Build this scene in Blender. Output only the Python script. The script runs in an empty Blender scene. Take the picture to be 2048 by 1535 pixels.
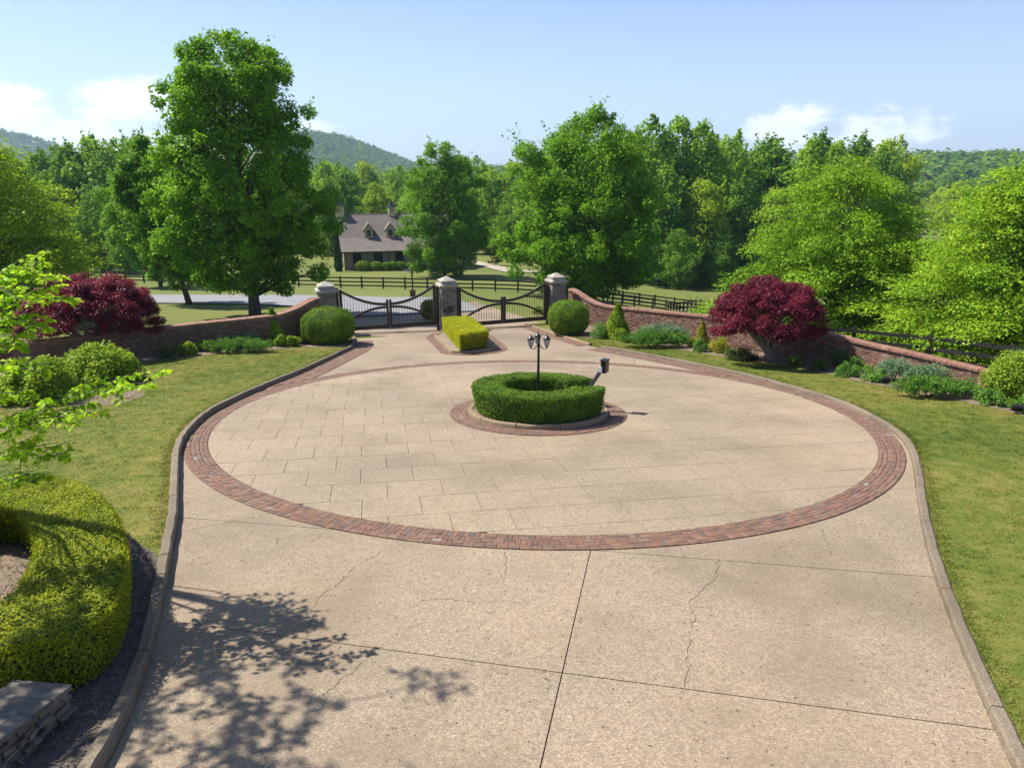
import bpy, bmesh, math, random
import numpy as np
from mathutils import Vector, Matrix
from mathutils.geometry import tessellate_polygon

# ------------------------------------------------------------------ camera, sky, sun, exposure
sc = bpy.context.scene
COL = sc.collection
F = 1420.0; W2 = 1024.0; H2 = 767.5; HOR = 335.0
TH = math.atan((H2 - HOR) / F)
CZ = 6.56
cam = bpy.data.cameras.new('camera'); camo = bpy.data.objects.new('camera', cam); COL.objects.link(camo)
cam.sensor_width = 36.0; cam.lens = F / 2048 * 36.0; cam.clip_start = 0.1; cam.clip_end = 12000
camo.location = (0, 0, CZ); camo.rotation_euler = (math.pi / 2 - TH, 0, 0)
sc.camera = camo

SUN_EL = math.radians(52); SUN_XY = Vector((-0.95, 0.31)).normalized()
SUN_DIR = Vector((SUN_XY.x * math.cos(SUN_EL), SUN_XY.y * math.cos(SUN_EL), math.sin(SUN_EL)))
sun = bpy.data.lights.new('sun', 'SUN'); sun.energy = 5.0; sun.angle = math.radians(0.53); sun.color = (1.0, 0.95, 0.86)
suno = bpy.data.objects.new('sun', sun); COL.objects.link(suno); suno.location = (-40, 20, 60)
suno.rotation_euler = (-SUN_DIR).to_track_quat('-Z', 'Y').to_euler()

sc.view_settings.view_transform = 'Standard'; sc.view_settings.look = 'None'
sc.view_settings.exposure = 0.88; sc.view_settings.gamma = 1.0
sc.view_settings.use_curve_mapping = False


class NT:
    """small node-tree helper"""
    def __init__(self, nt):
        self.t = nt; self.n = nt.nodes; self.l = nt.links
    def a(self, typ, **kw):
        nd = self.n.new(typ)
        for k, v in kw.items():
            if k.startswith('i_'):
                nd.inputs[k[2:].replace('_', ' ')].default_value = v
            else:
                setattr(nd, k, v)
        return nd
    def link(self, o, i): self.l.new(o, i)
    def math(self, op, x, y=None, clamp=False):
        nd = self.n.new('ShaderNodeMath'); nd.operation = op; nd.use_clamp = clamp
        for k, v in enumerate((x, y)):
            if v is None: continue
            if isinstance(v, (int, float)): nd.inputs[k].default_value = v
            else: self.l.new(v, nd.inputs[k])
        return nd.outputs[0]
    def mix(self, fac, a, b, blend='MIX'):
        nd = self.n.new('ShaderNodeMix'); nd.data_type = 'RGBA'; nd.blend_type = blend
        for s, v in ((nd.inputs[0], fac), (nd.inputs[6], a), (nd.inputs[7], b)):
            if isinstance(v, (int, float)): s.default_value = v
            elif isinstance(v, (tuple, list)): s.default_value = (*v[:3], 1)
            else: self.l.new(v, s)
        return nd.outputs[2]
    def ramp(self, fac, stops, interp='LINEAR'):
        nd = self.n.new('ShaderNodeValToRGB'); r = nd.color_ramp; r.interpolation = interp
        while len(r.elements) < len(stops): r.elements.new(0.5)
        for e, (p, c) in zip(r.elements, stops):
            e.position = p; e.color = (*c, 1) if len(c) == 3 else c
        self.l.new(fac, nd.inputs[0]); return nd.outputs[0]
    def noise(self, vec, scale, detail=4, rough=0.55, out=0):
        nd = self.n.new('ShaderNodeTexNoise'); nd.inputs['Scale'].default_value = scale
        nd.inputs['Detail'].default_value = detail; nd.inputs['Roughness'].default_value = rough
        if vec is not None: self.l.new(vec, nd.inputs['Vector'])
        return nd.outputs[out]
    def smooth(self, v, lo, hi):
        nd = self.n.new('ShaderNodeMapRange'); nd.interpolation_type = 'SMOOTHSTEP'
        nd.inputs[1].default_value = lo; nd.inputs[2].default_value = hi
        self.l.new(v, nd.inputs[0]); return nd.outputs[0]


world = bpy.data.worlds.new('World'); sc.world = world; world.use_nodes = True
wn = NT(world.node_tree); wn.n.clear()
sky = wn.a('ShaderNodeTexSky', sky_type='NISHITA', sun_disc=False, sun_elevation=SUN_EL,
           sun_rotation=math.atan2(SUN_XY.x, SUN_XY.y), altitude=300, air_density=1.0, dust_density=0.7, ozone_density=2.2)
tc = wn.a('ShaderNodeTexCoord'); sep = wn.a('ShaderNodeSeparateXYZ'); wn.link(tc.outputs['Generated'], sep.inputs[0])
az = wn.math('ARCTAN2', sep.outputs[0], sep.outputs[1]); el = wn.math('ARCSINE', sep.outputs[2])
mp = wn.a('ShaderNodeMapping'); mp.inputs['Scale'].default_value = (1, 1, 2.2); wn.link(tc.outputs['Generated'], mp.inputs[0])
n1 = wn.noise(mp.outputs[0], 16.0, 9, 0.62); n2 = wn.noise(mp.outputs[0], 3.0, 5, 0.6)
def lobe(a0, e0, wa, we):
    da = wn.math('DIVIDE', wn.math('SUBTRACT', az, math.radians(a0)), math.radians(wa))
    de = wn.math('DIVIDE', wn.math('SUBTRACT', el, math.radians(e0)), math.radians(we))
    return wn.math('EXPONENT', wn.math('MULTIPLY', wn.math('ADD', wn.math('POWER', wn.math('ABSOLUTE', da), 2.0), wn.math('POWER', wn.math('ABSOLUTE', de), 2.0)), -1.0))
# cumulus standing low over the horizon all the way round, the larger ones where the photograph has them
lobes = [(-34, 3.4, 5, 2.4), (-27.5, 4.2, 5, 2.6), (-33, 2, 14, 1.6), (20, 2.7, 5, 2.0), (25.5, 2.2, 6, 2.0), (-15, 2.6, 3.5, 1.0),
         (58, 3.0, 8, 2.2), (-70, 3.2, 9, 2.5), (95, 3, 9, 2.4), (-110, 3, 8, 2.4), (140, 3, 10, 2.4), (-150, 3, 9, 2.4), (175, 3, 7, 2)]
tot = None
for lb in lobes:
    g = lobe(*lb); tot = g if tot is None else wn.math('MAXIMUM', tot, g)
cm = wn.smooth(wn.math('ADD', wn.math('MULTIPLY', tot, 0.55), wn.math('MULTIPLY', n1, 0.95)), 0.68, 1.0)
mp2 = wn.a('ShaderNodeMapping'); mp2.inputs['Scale'].default_value = (1.0, 1.0, 6.0); wn.link(tc.outputs['Generated'], mp2.inputs[0])
cir = wn.math('MULTIPLY', wn.smooth(wn.noise(mp2.outputs[0], 2.2, 7, 0.62), 0.42, 0.85), 0.34)
low = wn.math('MULTIPLY', wn.math('SUBTRACT', 1.0, wn.smooth(el, 0.0, 0.40)), 0.40)
fac = wn.math('MAXIMUM', cm, wn.math('MAXIMUM', cir, low), True)
skc = wn.mix(1.0, sky.outputs[0], (0.93, 0.97, 1.20), 'MULTIPLY')
cloudc = wn.mix(cm, (7.4, 8.9, 11.2), (10.8, 11.0, 11.3))
skym = wn.mix(fac, skc, cloudc)
bg = wn.a('ShaderNodeBackground'); bg.inputs['Strength'].default_value = 0.072; wn.link(skym, bg.inputs[0])
wo = wn.a('ShaderNodeOutputWorld'); wn.link(bg.outputs[0], wo.inputs[0])

# ------------------------------------------------------------------ where things stand
def V3(*a): return np.array(a, float)
def ray(px, py):
    x = (px - W2) / F; y = (H2 - py) / F
    return V3(x, math.cos(TH) + y * math.sin(TH), -math.sin(TH) + y * math.cos(TH))
Z0, SX, SY = 1.86, -0.005, -0.10              # the court lies on a plane falling away to the gate
def zplane(x, y): return Z0 + SX * x + SY * y
NRM = V3(-SX, -SY, 1); NRM /= np.linalg.norm(NRM)
UX = V3(1, 0, SX); UX /= np.linalg.norm(UX); UY = np.cross(NRM, UX)
def at(px, py, dz=0.0):
    d = ray(px, py); t = (Z0 + dz - CZ) / (d[2] - SX * d[0] - SY * d[1])
    return d * t + V3(0, 0, CZ)
KY = np.array([-60, 0, 37, 76, 108, 150, 300, 600, 5000.0]); KZ = np.array([7.86, 1.86, -1.84, -5.8, -8.4, -10.9, -15.0, -17.0, -18.0])
def sst(a, b, v):
    t = np.clip((np.asarray(v, float) - a) / (b - a), 0, 1); return t * t * (3 - 2 * t)
def zterr(x, y):
    x = np.asarray(x, float); y = np.asarray(y, float)
    z = np.interp(y, KY, KZ) + SX * np.clip(x, -60, 60)
    z = z - 2.6 * sst(0, 22, x) * sst(42, 72, y)
    r = np.hypot(x, y)
    def hill(cx, cy, h, sx, sy): return h * np.exp(-((x - cx) / sx) ** 2 - ((y - cy) / sy) ** 2)
    z = z + hill(-455, 1750, 82, 185, 420) + hill(-1290, 1800, 102, 180, 420) + hill(-800, 1900, 30, 300, 300)
    z = z + 26 * sst(520, 1000, r) * sst(-120, 160, x)
    return z
def ground(px, py):
    d = ray(px, py); o = V3(0, 0, CZ); lo = 4.0
    t = lo
    while t < 3000:
        p = o + d * t
        if p[2] < zterr(p[0], p[1]): break
        t *= 1.004
    return o + d * t
def fwd(p): return p[1] * math.cos(TH) - (p[2] - CZ) * math.sin(TH)
def pxof(p):
    f = fwd(p); return W2 + F * p[0] / f, H2 - F * (p[1] * math.sin(TH) + (p[2] - CZ) * math.cos(TH)) / f
def zat(p, py):
    """height of the pixel row py above the spot p"""
    d = ray(W2, py); return CZ + d[2] / d[1] * p[1]
CEN = V3(0.155 * 4.7, 4.005 * 4.7, 0); CEN[2] = zplane(CEN[0], CEN[1])
def uv(p): q = p - CEN; return V3(q @ UX, q @ UY)
def luv(u, v, h=0.0): return CEN + UX * u + UY * v + NRM * h
def uvpx(px, py, dz=0.0): return uv(at(px, py, dz))

# ------------------------------------------------------------------ mesh helpers
def tag(o, label=None, cat=None, group=None, kind=None):
    if label: o['label'] = label
    if cat: o['category'] = cat
    if group: o['group'] = group
    if kind: o['kind'] = kind
    return o
def empty(name, loc, label=None, cat=None, group=None):
    o = bpy.data.objects.new(name, None); COL.objects.link(o); o.location = tuple(loc); o.empty_display_size = 0.2
    return tag(o, label, cat, group)
def link(name, me, mat=None, parent=None, loc=None):
    o = bpy.data.objects.new(name, me); COL.objects.link(o)
    if mat is not None and not me.materials: me.materials.append(mat)
    if parent is not None: o.parent = parent
    if loc is not None: o.location = tuple(loc)
    return o
def np_mesh(name, V, Fa, smooth=False):
    me = bpy.data.meshes.new(name); V = np.ascontiguousarray(V, np.float32); Fa = np.ascontiguousarray(Fa, np.int32)
    me.vertices.add(len(V)); me.vertices.foreach_set('co', V.ravel())
    me.loops.add(Fa.size); me.loops.foreach_set('vertex_index', Fa.ravel())
    me.polygons.add(len(Fa)); me.polygons.foreach_set('loop_start', np.arange(len(Fa), dtype=np.int32) * Fa.shape[1])
    if smooth: me.polygons.foreach_set('use_smooth', np.ones(len(Fa), bool))
    me.update(calc_edges=True); me.validate()
    return me
class MB:
    """collects shapes in world coordinates; build() makes ONE mesh with its origin at `org`"""
    def __init__(self): self.v = []; self.f = []; self.sm = []
    def add(self, vs, fs, smooth=False):
        b = len(self.v); self.v += [tuple(map(float, p)) for p in vs]; self.f += [tuple(i + b for i in f) for f in fs]; self.sm += [smooth] * len(fs)
    def box(self, c, h, ax=None):
        ax = np.eye(3) if ax is None else ax
        vs = [c + ax[0] * sx * h[0] + ax[1] * sy * h[1] + ax[2] * sz * h[2] for sz in (-1, 1) for sy in (-1, 1) for sx in (-1, 1)]
        self.add(vs, [(0, 2, 3, 1), (4, 5, 7, 6), (0, 1, 5, 4), (2, 6, 7, 3), (0, 4, 6, 2), (1, 3, 7, 5)])
    def tube(self, pts, rad, n=8, caps=True, flat=False):
        pts = [np.asarray(p, float) for p in pts]; m = len(pts)
        rad = [rad] * m if isinstance(rad, (int, float)) else rad
        vs = []; up0 = None
        for i, p in enumerate(pts):
            t = pts[min(i + 1, m - 1)] - pts[max(i - 1, 0)]; t = t / (np.linalg.norm(t) + 1e-9)
            if up0 is None:
                r = V3(0, 0, 1) if abs(t[2]) < 0.9 else V3(1, 0, 0); up0 = np.cross(t, r)
            a = up0 - t * (up0 @ t); a /= np.linalg.norm(a) + 1e-9; up0 = a; b = np.cross(t, a)
            for k in range(n):
                an = 2 * math.pi * k / n; vs.append(p + rad[i] * (a * math.cos(an) + b * math.sin(an)))
        fs = [(i * n + k, i * n + (k + 1) % n, (i + 1) * n + (k + 1) % n, (i + 1) * n + k) for i in range(m - 1) for k in range(n)]
        if caps: fs += [tuple(range(n))[::-1], tuple((m - 1) * n + k for k in range(n))]
        self.add(vs, fs, not flat)
    def lathe(self, c, prof, n=16, ang=0.0, smooth=True):
        vs = [c + V3(r * math.cos(ang + 2 * math.pi * k / n), r * math.sin(ang + 2 * math.pi * k / n), z) for r, z in prof for k in range(n)]
        m = len(prof)
        fs = [(i * n + k, i * n + (k + 1) % n, (i + 1) * n + (k + 1) % n, (i + 1) * n + k) for i in range(m - 1) for k in range(n)]
        fs += [tuple(range(n))[::-1], tuple((m - 1) * n + k for k in range(n))]
        self.add(vs, fs, smooth)
    def prism(self, poly, lo, hi):
        """poly: world points; extruded from +lo to +hi along the court normal/vertical"""
        n = len(poly); t = tessellate_polygon([[Vector(p) for p in poly]])
        vs = [p + V3(0, 0, hi) for p in poly] + [p + V3(0, 0, lo) for p in poly]
        fs = []
        for tri in t:
            a, b, c = (np.asarray(poly[i]) for i in tri)
            if np.cross(b - a, c - a)[2] < 0: tri = tri[::-1]
            fs.append(tuple(tri))
        area = sum(poly[i][0] * poly[(i + 1) % n][1] - poly[(i + 1) % n][0] * poly[i][1] for i in range(n))
        for i in range(n):
            j = (i + 1) % n
            fs.append((i, n + i, n + j, j) if area > 0 else (j, n + j, n + i, i))
        self.add(vs, fs)
    def build(self, name, mat, parent=None, org=None, kind=None):
        if org is None: org = np.array(parent.location) if parent is not None else V3(0, 0, 0)
        me = bpy.data.meshes.new(name)
        me.from_pydata([(p[0] - org[0], p[1] - org[1], p[2] - org[2]) for p in self.v], [], self.f)
        me.polygons.foreach_set('use_smooth', self.sm); me.update()
        o = link(name, me, mat, parent)
        if parent is None: o.location = tuple(org)
        else: o.location = tuple(np.asarray(org) - np.array(parent.location))
        if kind: o['kind'] = kind
        return o
def rnd(seed): return np.random.default_rng(seed)
def unit(a): return a / (np.linalg.norm(a, axis=-1, keepdims=True) + 1e-9)

# unit bricks with worn, uneven corners, shared by all the brickwork
def brick_variants(n=6, amp=0.06, seed=3):
    r = rnd(seed); out = []
    for k in range(n):
        vs = []
        for z, s in ((-1, 1.0), (0.72, 1.0), (1.0, 0.93)):
            for sx, sy in ((-1, -1), (1, -1), (1, 1), (-1, 1)):
                j = r.normal(0, amp, 3) * (0.35 if z < 0.9 else 0.8); vs.append((sx * s + j[0] * 0.4, sy * s + j[1], z + j[2]))
        fs = [(0, 3, 2, 1), (8, 9, 10, 11)]
        for a in (0, 4):
            for i in range(4): fs.append((a + i, a + (i + 1) % 4, a + 4 + (i + 1) % 4, a + 4 + i))
        out.append((np.array(vs), np.array(fs)))
    return out
BV = brick_variants()
_bm = {}
def brick_mesh(name, k, mat):
    key = (name, k, mat.name)
    if key not in _bm:
        me = bpy.data.meshes.new(name); me.from_pydata(BV[k][0].tolist(), [], BV[k][1].tolist()); me.materials.append(mat); me.update(); _bm[key] = me
    return _bm[key]
def place_pieces(parent, name, mass, pieces, mat, limit=300, seed=0, hidden=None):
    """pieces: (centre, axes 3x3, half sizes). The nearest `limit` are objects, the rest one joined part."""
    r = rnd(seed); cp = V3(0, 0, CZ); org = np.array(parent.location)
    pieces = sorted(pieces, key=lambda p: np.linalg.norm(p[0] - cp))
    if hidden: pieces = [p for p in pieces if not hidden(p[0])] + [p for p in pieces if hidden(p[0])]
    for c, ax, h in pieces[:limit]:
        k = int(r.integers(len(BV))); o = bpy.data.objects.new(name, brick_mesh(name, k, mat)); COL.objects.link(o); o.parent = parent
        M = Matrix.Identity(4)
        for i in range(3):
            for j in range(3): M[j][i] = ax[i][j] * h[i]
            M[i][3] = c[i] - org[i]
        o.matrix_local = M
    rest = pieces[limit:]
    if rest:
        Vs = []; Fs = []; b = 0
        for c, ax, h in rest:
            v, f = BV[int(r.integers(len(BV)))]
            Vs.append(c - org + (v * np.asarray(h)) @ np.asarray(ax)); Fs.append(f + b); b += len(v)
        o = link(mass, np_mesh(mass, np.concatenate(Vs), np.concatenate(Fs)), mat, parent); o['kind'] = 'stuff'

# ------------------------------------------------------------------ materials
def new_mat(name):
    m = bpy.data.materials.new(name); m.use_nodes = True; t = NT(m.node_tree); t.n.clear()
    t.out = t.a('ShaderNodeOutputMaterial'); t.p = t.a('ShaderNodeBsdfPrincipled'); t.link(t.p.outputs[0], t.out.inputs[0])
    t.geo = t.a('ShaderNodeNewGeometry'); t.pos = t.geo.outputs['Position']
    return m, t
def bump(t, h, strength=0.4, dist=0.01):
    b = t.a('ShaderNodeBump'); b.inputs['Strength'].default_value = strength; b.inputs['Distance'].default_value = dist
    t.link(h, b.inputs['Height']); t.link(b.outputs[0], t.p.inputs['Normal'])
def rand_id(t):
    oi = t.a('ShaderNodeObjectInfo'); return t.math('FRACT', t.math('ADD', oi.outputs['Random'], t.geo.outputs['Random Per Island']))
def leaf_mat(name, cols, trans=0.35, nscale=0.5, rough=0.45, tcol=1.45, spec=0.07, gain=1.5):
    cols = [(c[0] * gain * 1.03, c[1] * gain, c[2] * gain * 0.8) for c in cols]
    m, t = new_mat(name)
    n = t.noise(t.pos, nscale, 3, 0.6)
    oi = t.a('ShaderNodeObjectInfo'); n = t.math('ADD', n, t.math('MULTIPLY', t.math('SUBTRACT', oi.outputs['Random'], 0.5), 0.16))
    f = t.math('ADD', t.math('MULTIPLY', t.geo.outputs['Random Per Island'], 0.55), t.math('SUBTRACT', t.math('MULTIPLY', n, 1.3), 0.42), True)
    c = t.ramp(f, [(i / (len(cols) - 1), q) for i, q in enumerate(cols)])
    t.link(c, t.p.inputs['Base Color']); t.p.inputs['Roughness'].default_value = rough
    t.p.inputs['Specular IOR Level'].default_value = spec
    tr = t.a('ShaderNodeBsdfTranslucent'); tc_ = t.mix(1.0, c, (tcol * 1.05, tcol, tcol * 0.55), 'MULTIPLY'); t.link(tc_, tr.inputs[0])
    mx = t.a('ShaderNodeMixShader'); mx.inputs[0].default_value = trans
    t.link(t.p.outputs[0], mx.inputs[1]); t.link(tr.outputs[0], mx.inputs[2]); t.link(mx.outputs[0], t.out.inputs[0])
    return m
def plain(name, c, rough=0.6, metal=0.0, var=0.25, nscale=6.0, bmp=0.0):
    m, t = new_mat(name); n = t.noise(t.pos, nscale, 5, 0.6)
    d = tuple(x * (1 - var) for x in c); l = tuple(min(1, x * (1 + var)) for x in c)
    t.link(t.ramp(n, [(0.3, d), (0.7, l)]), t.p.inputs['Base Color']); t.p.inputs['Roughness'].default_value = rough; t.p.inputs['Metallic'].default_value = metal
    if bmp: bump(t, t.noise(t.pos, nscale * 6, 4), bmp, 0.01)
    return m
def aggregate(name, base, dark, light, stain=0.5, gain=0.60):
    base, dark, light = (tuple(x * gain * k for x, k in zip(c, (1.02, 0.965, 0.87))) for c in (base, dark, light))
    dark = tuple(0.5 * d + 0.5 * b for d, b in zip(dark, base)); light = tuple(0.6 * d + 0.4 * b for d, b in zip(light, base))
    m, t = new_mat(name)
    v = t.a('ShaderNodeTexVoronoi'); v.inputs['Scale'].default_value = 70; t.link(t.pos, v.inputs['Vector'])
    sp = t.a('ShaderNodeSeparateColor'); t.link(v.outputs['Color'], sp.inputs[0])
    c = t.ramp(sp.outputs[0], [(0.0, dark), (0.22, tuple(x * 0.8 for x in base)), (0.5, base), (0.85, light), (1.0, tuple(min(1, x * 1.25) for x in light))])
    v2 = t.a('ShaderNodeTexVoronoi'); v2.inputs['Scale'].default_value = 16; t.link(t.pos, v2.inputs['Vector'])
    sp2 = t.a('ShaderNodeSeparateColor'); t.link(v2.outputs['Color'], sp2.inputs[0])
    c = t.mix(t.math('MULTIPLY', t.smooth(sp2.outputs[1], 0.78, 0.97), 0.42), c, dark)
    st = t.smooth(t.noise(t.pos, 0.35, 6, 0.62), 0.42, 0.72)
    c = t.mix(t.math('MULTIPLY', st, stain), c, tuple(x * y for x, y in zip(base, (0.62, 0.60, 0.54))))
    st2 = t.smooth(t.noise(t.pos, 1.7, 6, 0.7), 0.55, 0.8)
    c = t.mix(t.math('MULTIPLY', st2, stain * 0.6), c, tuple(x * y for x, y in zip(base, (0.7, 0.66, 0.58))))
    c = t.mix(1.0, c, t.ramp(t.noise(t.pos, 0.16, 5, 0.6), [(0.30, (0.72, 0.72, 0.72)), (0.5, (0.98, 0.97, 0.96)), (0.7, (1.13, 1.12, 1.10))]), 'MULTIPLY')
    v3 = t.a('ShaderNodeTexVoronoi'); v3.inputs['Scale'].default_value = 0.55; t.link(t.pos, v3.inputs['Vector']); sp3 = t.a('ShaderNodeSeparateColor'); t.link(v3.outputs['Color'], sp3.inputs[0])
    drip = t.math('MULTIPLY', t.math('SUBTRACT', 1.0, t.smooth(t.math('ADD', v3.outputs['Distance'], t.math('MULTIPLY', t.noise(t.pos, 6, 4), 0.12)), 0.08, 0.20)), t.smooth(sp3.outputs[2], 0.55, 0.9))
    c = t.mix(t.math('MULTIPLY', drip, 0.45), c, tuple(x * 0.45 for x in base))
    rid = rand_id(t); c = t.mix(1.0, c, t.ramp(rid, [(0, (0.955, 0.955, 0.95)), (1, (1.03, 1.03, 1.02))]), 'MULTIPLY')
    t.link(c, t.p.inputs['Base Color']); t.p.inputs['Roughness'].default_value = 0.85
    bump(t, t.math('ADD', v.outputs['Distance'], t.math('MULTIPLY', t.noise(t.pos, 9, 5), 0.8)), 0.5, 0.008)
    return m
def brick_mat(name, stops, moss=0.25):
    m, t = new_mat(name); rid = rand_id(t); c = t.ramp(rid, stops)
    c = t.mix(1.0, c, t.ramp(t.noise(t.pos, 28, 5, 0.65), [(0.25, (0.62, 0.6, 0.6)), (0.75, (1.25, 1.2, 1.15))]), 'MULTIPLY')
    c = t.mix(t.math('MULTIPLY', t.smooth(t.noise(t.pos, 0.8, 5, 0.65), 0.5, 0.75), moss), c, (0.10, 0.085, 0.07))
    t.link(c, t.p.inputs['Base Color']); t.p.inputs['Roughness'].default_value = 0.85; bump(t, t.noise(t.pos, 60, 4), 0.35, 0.006)
    return m
BR = [(0.0, (0.156, 0.083, 0.053)), (0.15, (0.188, 0.096, 0.060)), (0.3, (0.118, 0.072, 0.054)), (0.44, (0.204, 0.110, 0.070)), (0.56, (0.144, 0.084, 0.061)),
      (0.72, (0.217, 0.128, 0.079)), (0.84, (0.106, 0.073, 0.059)), (0.93, (0.181, 0.122, 0.085)), (0.985, (0.172, 0.098, 0.065)), (1.0, (0.242, 0.212, 0.174))]
M = {}
M['pave_brick'] = brick_mat('paver brick', BR, 0.35)
M['wall_brick'] = brick_mat('tumbled wall brick', [(0, (0.132, 0.056, 0.040)), (0.2, (0.198, 0.099, 0.066)), (0.4, (0.238, 0.132, 0.092)), (0.55, (0.158, 0.079, 0.059)), (0.75, (0.264, 0.172, 0.119)), (0.9, (0.112, 0.059, 0.050)), (1, (0.304, 0.238, 0.185))], 0.3)
M['cap_brick'] = brick_mat('wall cap brick', [(0, (0.238, 0.112, 0.073)), (0.4, (0.290, 0.158, 0.106)), (0.75, (0.264, 0.139, 0.099)), (1, (0.330, 0.205, 0.145))], 0.2)
M['mortar'] = plain('mortar', (0.182, 0.147, 0.115), 0.95, var=0.3, nscale=5)
M['joint'] = plain('joint dirt', (0.085, 0.064, 0.045), 0.95, var=0.4, nscale=8)
M['slab'] = aggregate('exposed aggregate slabs', (0.46, 0.375, 0.275), (0.17, 0.13, 0.095), (0.60, 0.51, 0.395), 0.62)
M['apron'] = aggregate('exposed aggregate apron', (0.44, 0.355, 0.265), (0.15, 0.115, 0.085), (0.60, 0.51, 0.40), 0.7)
M['kerb'] = aggregate('kerb concrete', (0.297, 0.245, 0.184), (0.132, 0.110, 0.081), (0.380, 0.324, 0.243), 0.8)
M['kerb_tan'] = aggregate('island kerb concrete', (0.44, 0.33, 0.22), (0.19, 0.14, 0.09), (0.52, 0.42, 0.29), 0.5)
M['gravel'] = aggregate('gravel', (0.42, 0.36, 0.27), (0.15, 0.12, 0.09), (0.56, 0.5, 0.4), 0.3)
M['asphalt'] = plain('old asphalt', (0.199, 0.199, 0.204), 0.9, var=0.12, nscale=1.2, bmp=0.2)
M['track'] = plain('gravel farm track', (0.330, 0.285, 0.217), 0.95, var=0.22, nscale=0.9, bmp=0.2)
def grass_mat(name, cols, sc1=0.22, blade=False):
    m, t = new_mat(name)
    a = t.noise(t.pos, sc1, 6, 0.62); b = t.noise(t.pos, 2.3, 6, 0.7); c3 = t.noise(t.pos, 26, 4, 0.7)
    f = t.math('ADD', t.math('ADD', t.math('MULTIPLY', a, 0.85), t.math('MULTIPLY', b, 0.70)), t.math('MULTIPLY', c3, 0.45))
    if blade: f = t.math('ADD', f, t.math('MULTIPLY', t.math('SUBTRACT', t.geo.outputs['Random Per Island'], 0.5), 0.25))
    f = t.math('SUBTRACT', f, 0.51, True)
    c = t.ramp(f, [(0.25 + 0.5 * i / (len(cols) - 1), q) for i, q in enumerate(cols)])
    t.link(c, t.p.inputs['Base Color']); t.p.inputs['Roughness'].default_value = 0.85; t.p.inputs['Specular IOR Level'].default_value = 0.15
    if not blade: bump(t, t.math('ADD', c3, t.noise(t.pos, 90, 3)), 0.6, 0.02)
    else:
        tr = t.a('ShaderNodeBsdfTranslucent'); t.link(c, tr.inputs[0]); mx = t.a('ShaderNodeMixShader'); mx.inputs[0].default_value = 0.5
        t.link(t.p.outputs[0], mx.inputs[1]); t.link(tr.outputs[0], mx.inputs[2]); t.link(mx.outputs[0], t.out.inputs[0])
    return m
LAWN = [(0.051, 0.082, 0.012), (0.083, 0.114, 0.016), (0.126, 0.140, 0.024), (0.187, 0.166, 0.041), (0.237, 0.193, 0.077)]
M['lawn'] = grass_mat('lawn', LAWN)
M['blade'] = grass_mat('lawn blades', [tuple(x * 1.55 for x in c) for c in LAWN], blade=True)
M['field'] = grass_mat('pasture grass', [(0.082, 0.111, 0.021), (0.113, 0.140, 0.032), (0.144, 0.155, 0.039), (0.195, 0.172, 0.052)], 0.08)
M['mulch'] = plain('pine straw mulch', (0.184, 0.132, 0.088), 0.95, var=0.55, nscale=22, bmp=0.9)
M['mulch_dark'] = plain('bark mulch', (0.10, 0.083, 0.068), 0.95, var=0.6, nscale=26, bmp=0.9)
M['bark'] = plain('bark', (0.12, 0.095, 0.075), 0.95, var=0.4, nscale=9, bmp=0.8)
M['bark_pale'] = plain('pale bark', (0.23, 0.19, 0.15), 0.95, var=0.4, nscale=12, bmp=0.8)
M['gatewood'] = plain('dark brown painted wood', (0.034, 0.021, 0.015), 0.45, var=0.3, nscale=5)
M['fence'] = plain('black fence paint', (0.012, 0.011, 0.010), 0.6, var=0.3, nscale=6)
M['black'] = plain('black powder coat', (0.014, 0.014, 0.016), 0.35, var=0.2, nscale=9)
M['darkmetal'] = plain('dark bronze metal', (0.05, 0.036, 0.025), 0.4, 0.7, var=0.2)
M['capstone'] = plain('cast stone cap', (0.315, 0.289, 0.244), 0.85, var=0.25, nscale=3.5, bmp=0.3)
def stone_mat(name, stops):
    m, t = new_mat(name); c = t.ramp(rand_id(t), stops)
    c = t.mix(1.0, c, t.ramp(t.noise(t.pos, 7, 6, 0.65), [(0.25, (0.6, 0.6, 0.62)), (0.75, (1.3, 1.27, 1.22))]), 'MULTIPLY')
    t.link(c, t.p.inputs['Base Color']); t.p.inputs['Roughness'].default_value = 0.9; bump(t, t.noise(t.pos, 22, 6, 0.65), 0.7, 0.02)
    return m
M['ashlar'] = stone_mat('grey brown ashlar', [(0, (0.173, 0.155, 0.133)), (0.3, (0.238, 0.216, 0.187)), (0.55, (0.144, 0.133, 0.122)), (0.8, (0.266, 0.234, 0.191)), (1, (0.202, 0.194, 0.187))])
M['fieldstone'] = stone_mat('field stone', [(0, (0.130, 0.111, 0.086)), (0.35, (0.184, 0.152, 0.111)), (0.6, (0.108, 0.098, 0.084)), (1, (0.226, 0.194, 0.152))])

L = {}
L['maple'] = leaf_mat('shade maple leaves', [(0.037, 0.097, 0.010), (0.064, 0.152, 0.013), (0.104, 0.217, 0.018), (0.169, 0.296, 0.023)], 0.45)
L['zelkova'] = leaf_mat('fresh green elm leaves', [(0.054, 0.114, 0.012), (0.096, 0.184, 0.016), (0.150, 0.254, 0.020), (0.235, 0.314, 0.025)], 0.30)
L['left'] = leaf_mat('left elm leaves', [(0.065, 0.125, 0.011), (0.121, 0.207, 0.016), (0.196, 0.288, 0.020), (0.280, 0.355, 0.022)], 0.4)
L['redmaple'] = leaf_mat('purple maple leaves', [(0.027, 0.007, 0.014), (0.070, 0.011, 0.027), (0.152, 0.018, 0.044), (0.253, 0.033, 0.066)], 0.28, 1.2, tcol=1.3, spec=0.15)
L['wood_a'] = leaf_mat('wood leaves dark', [(0.039, 0.095, 0.016), (0.065, 0.143, 0.022), (0.110, 0.208, 0.028), (0.171, 0.278, 0.037)], 0.4, 0.12)
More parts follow.
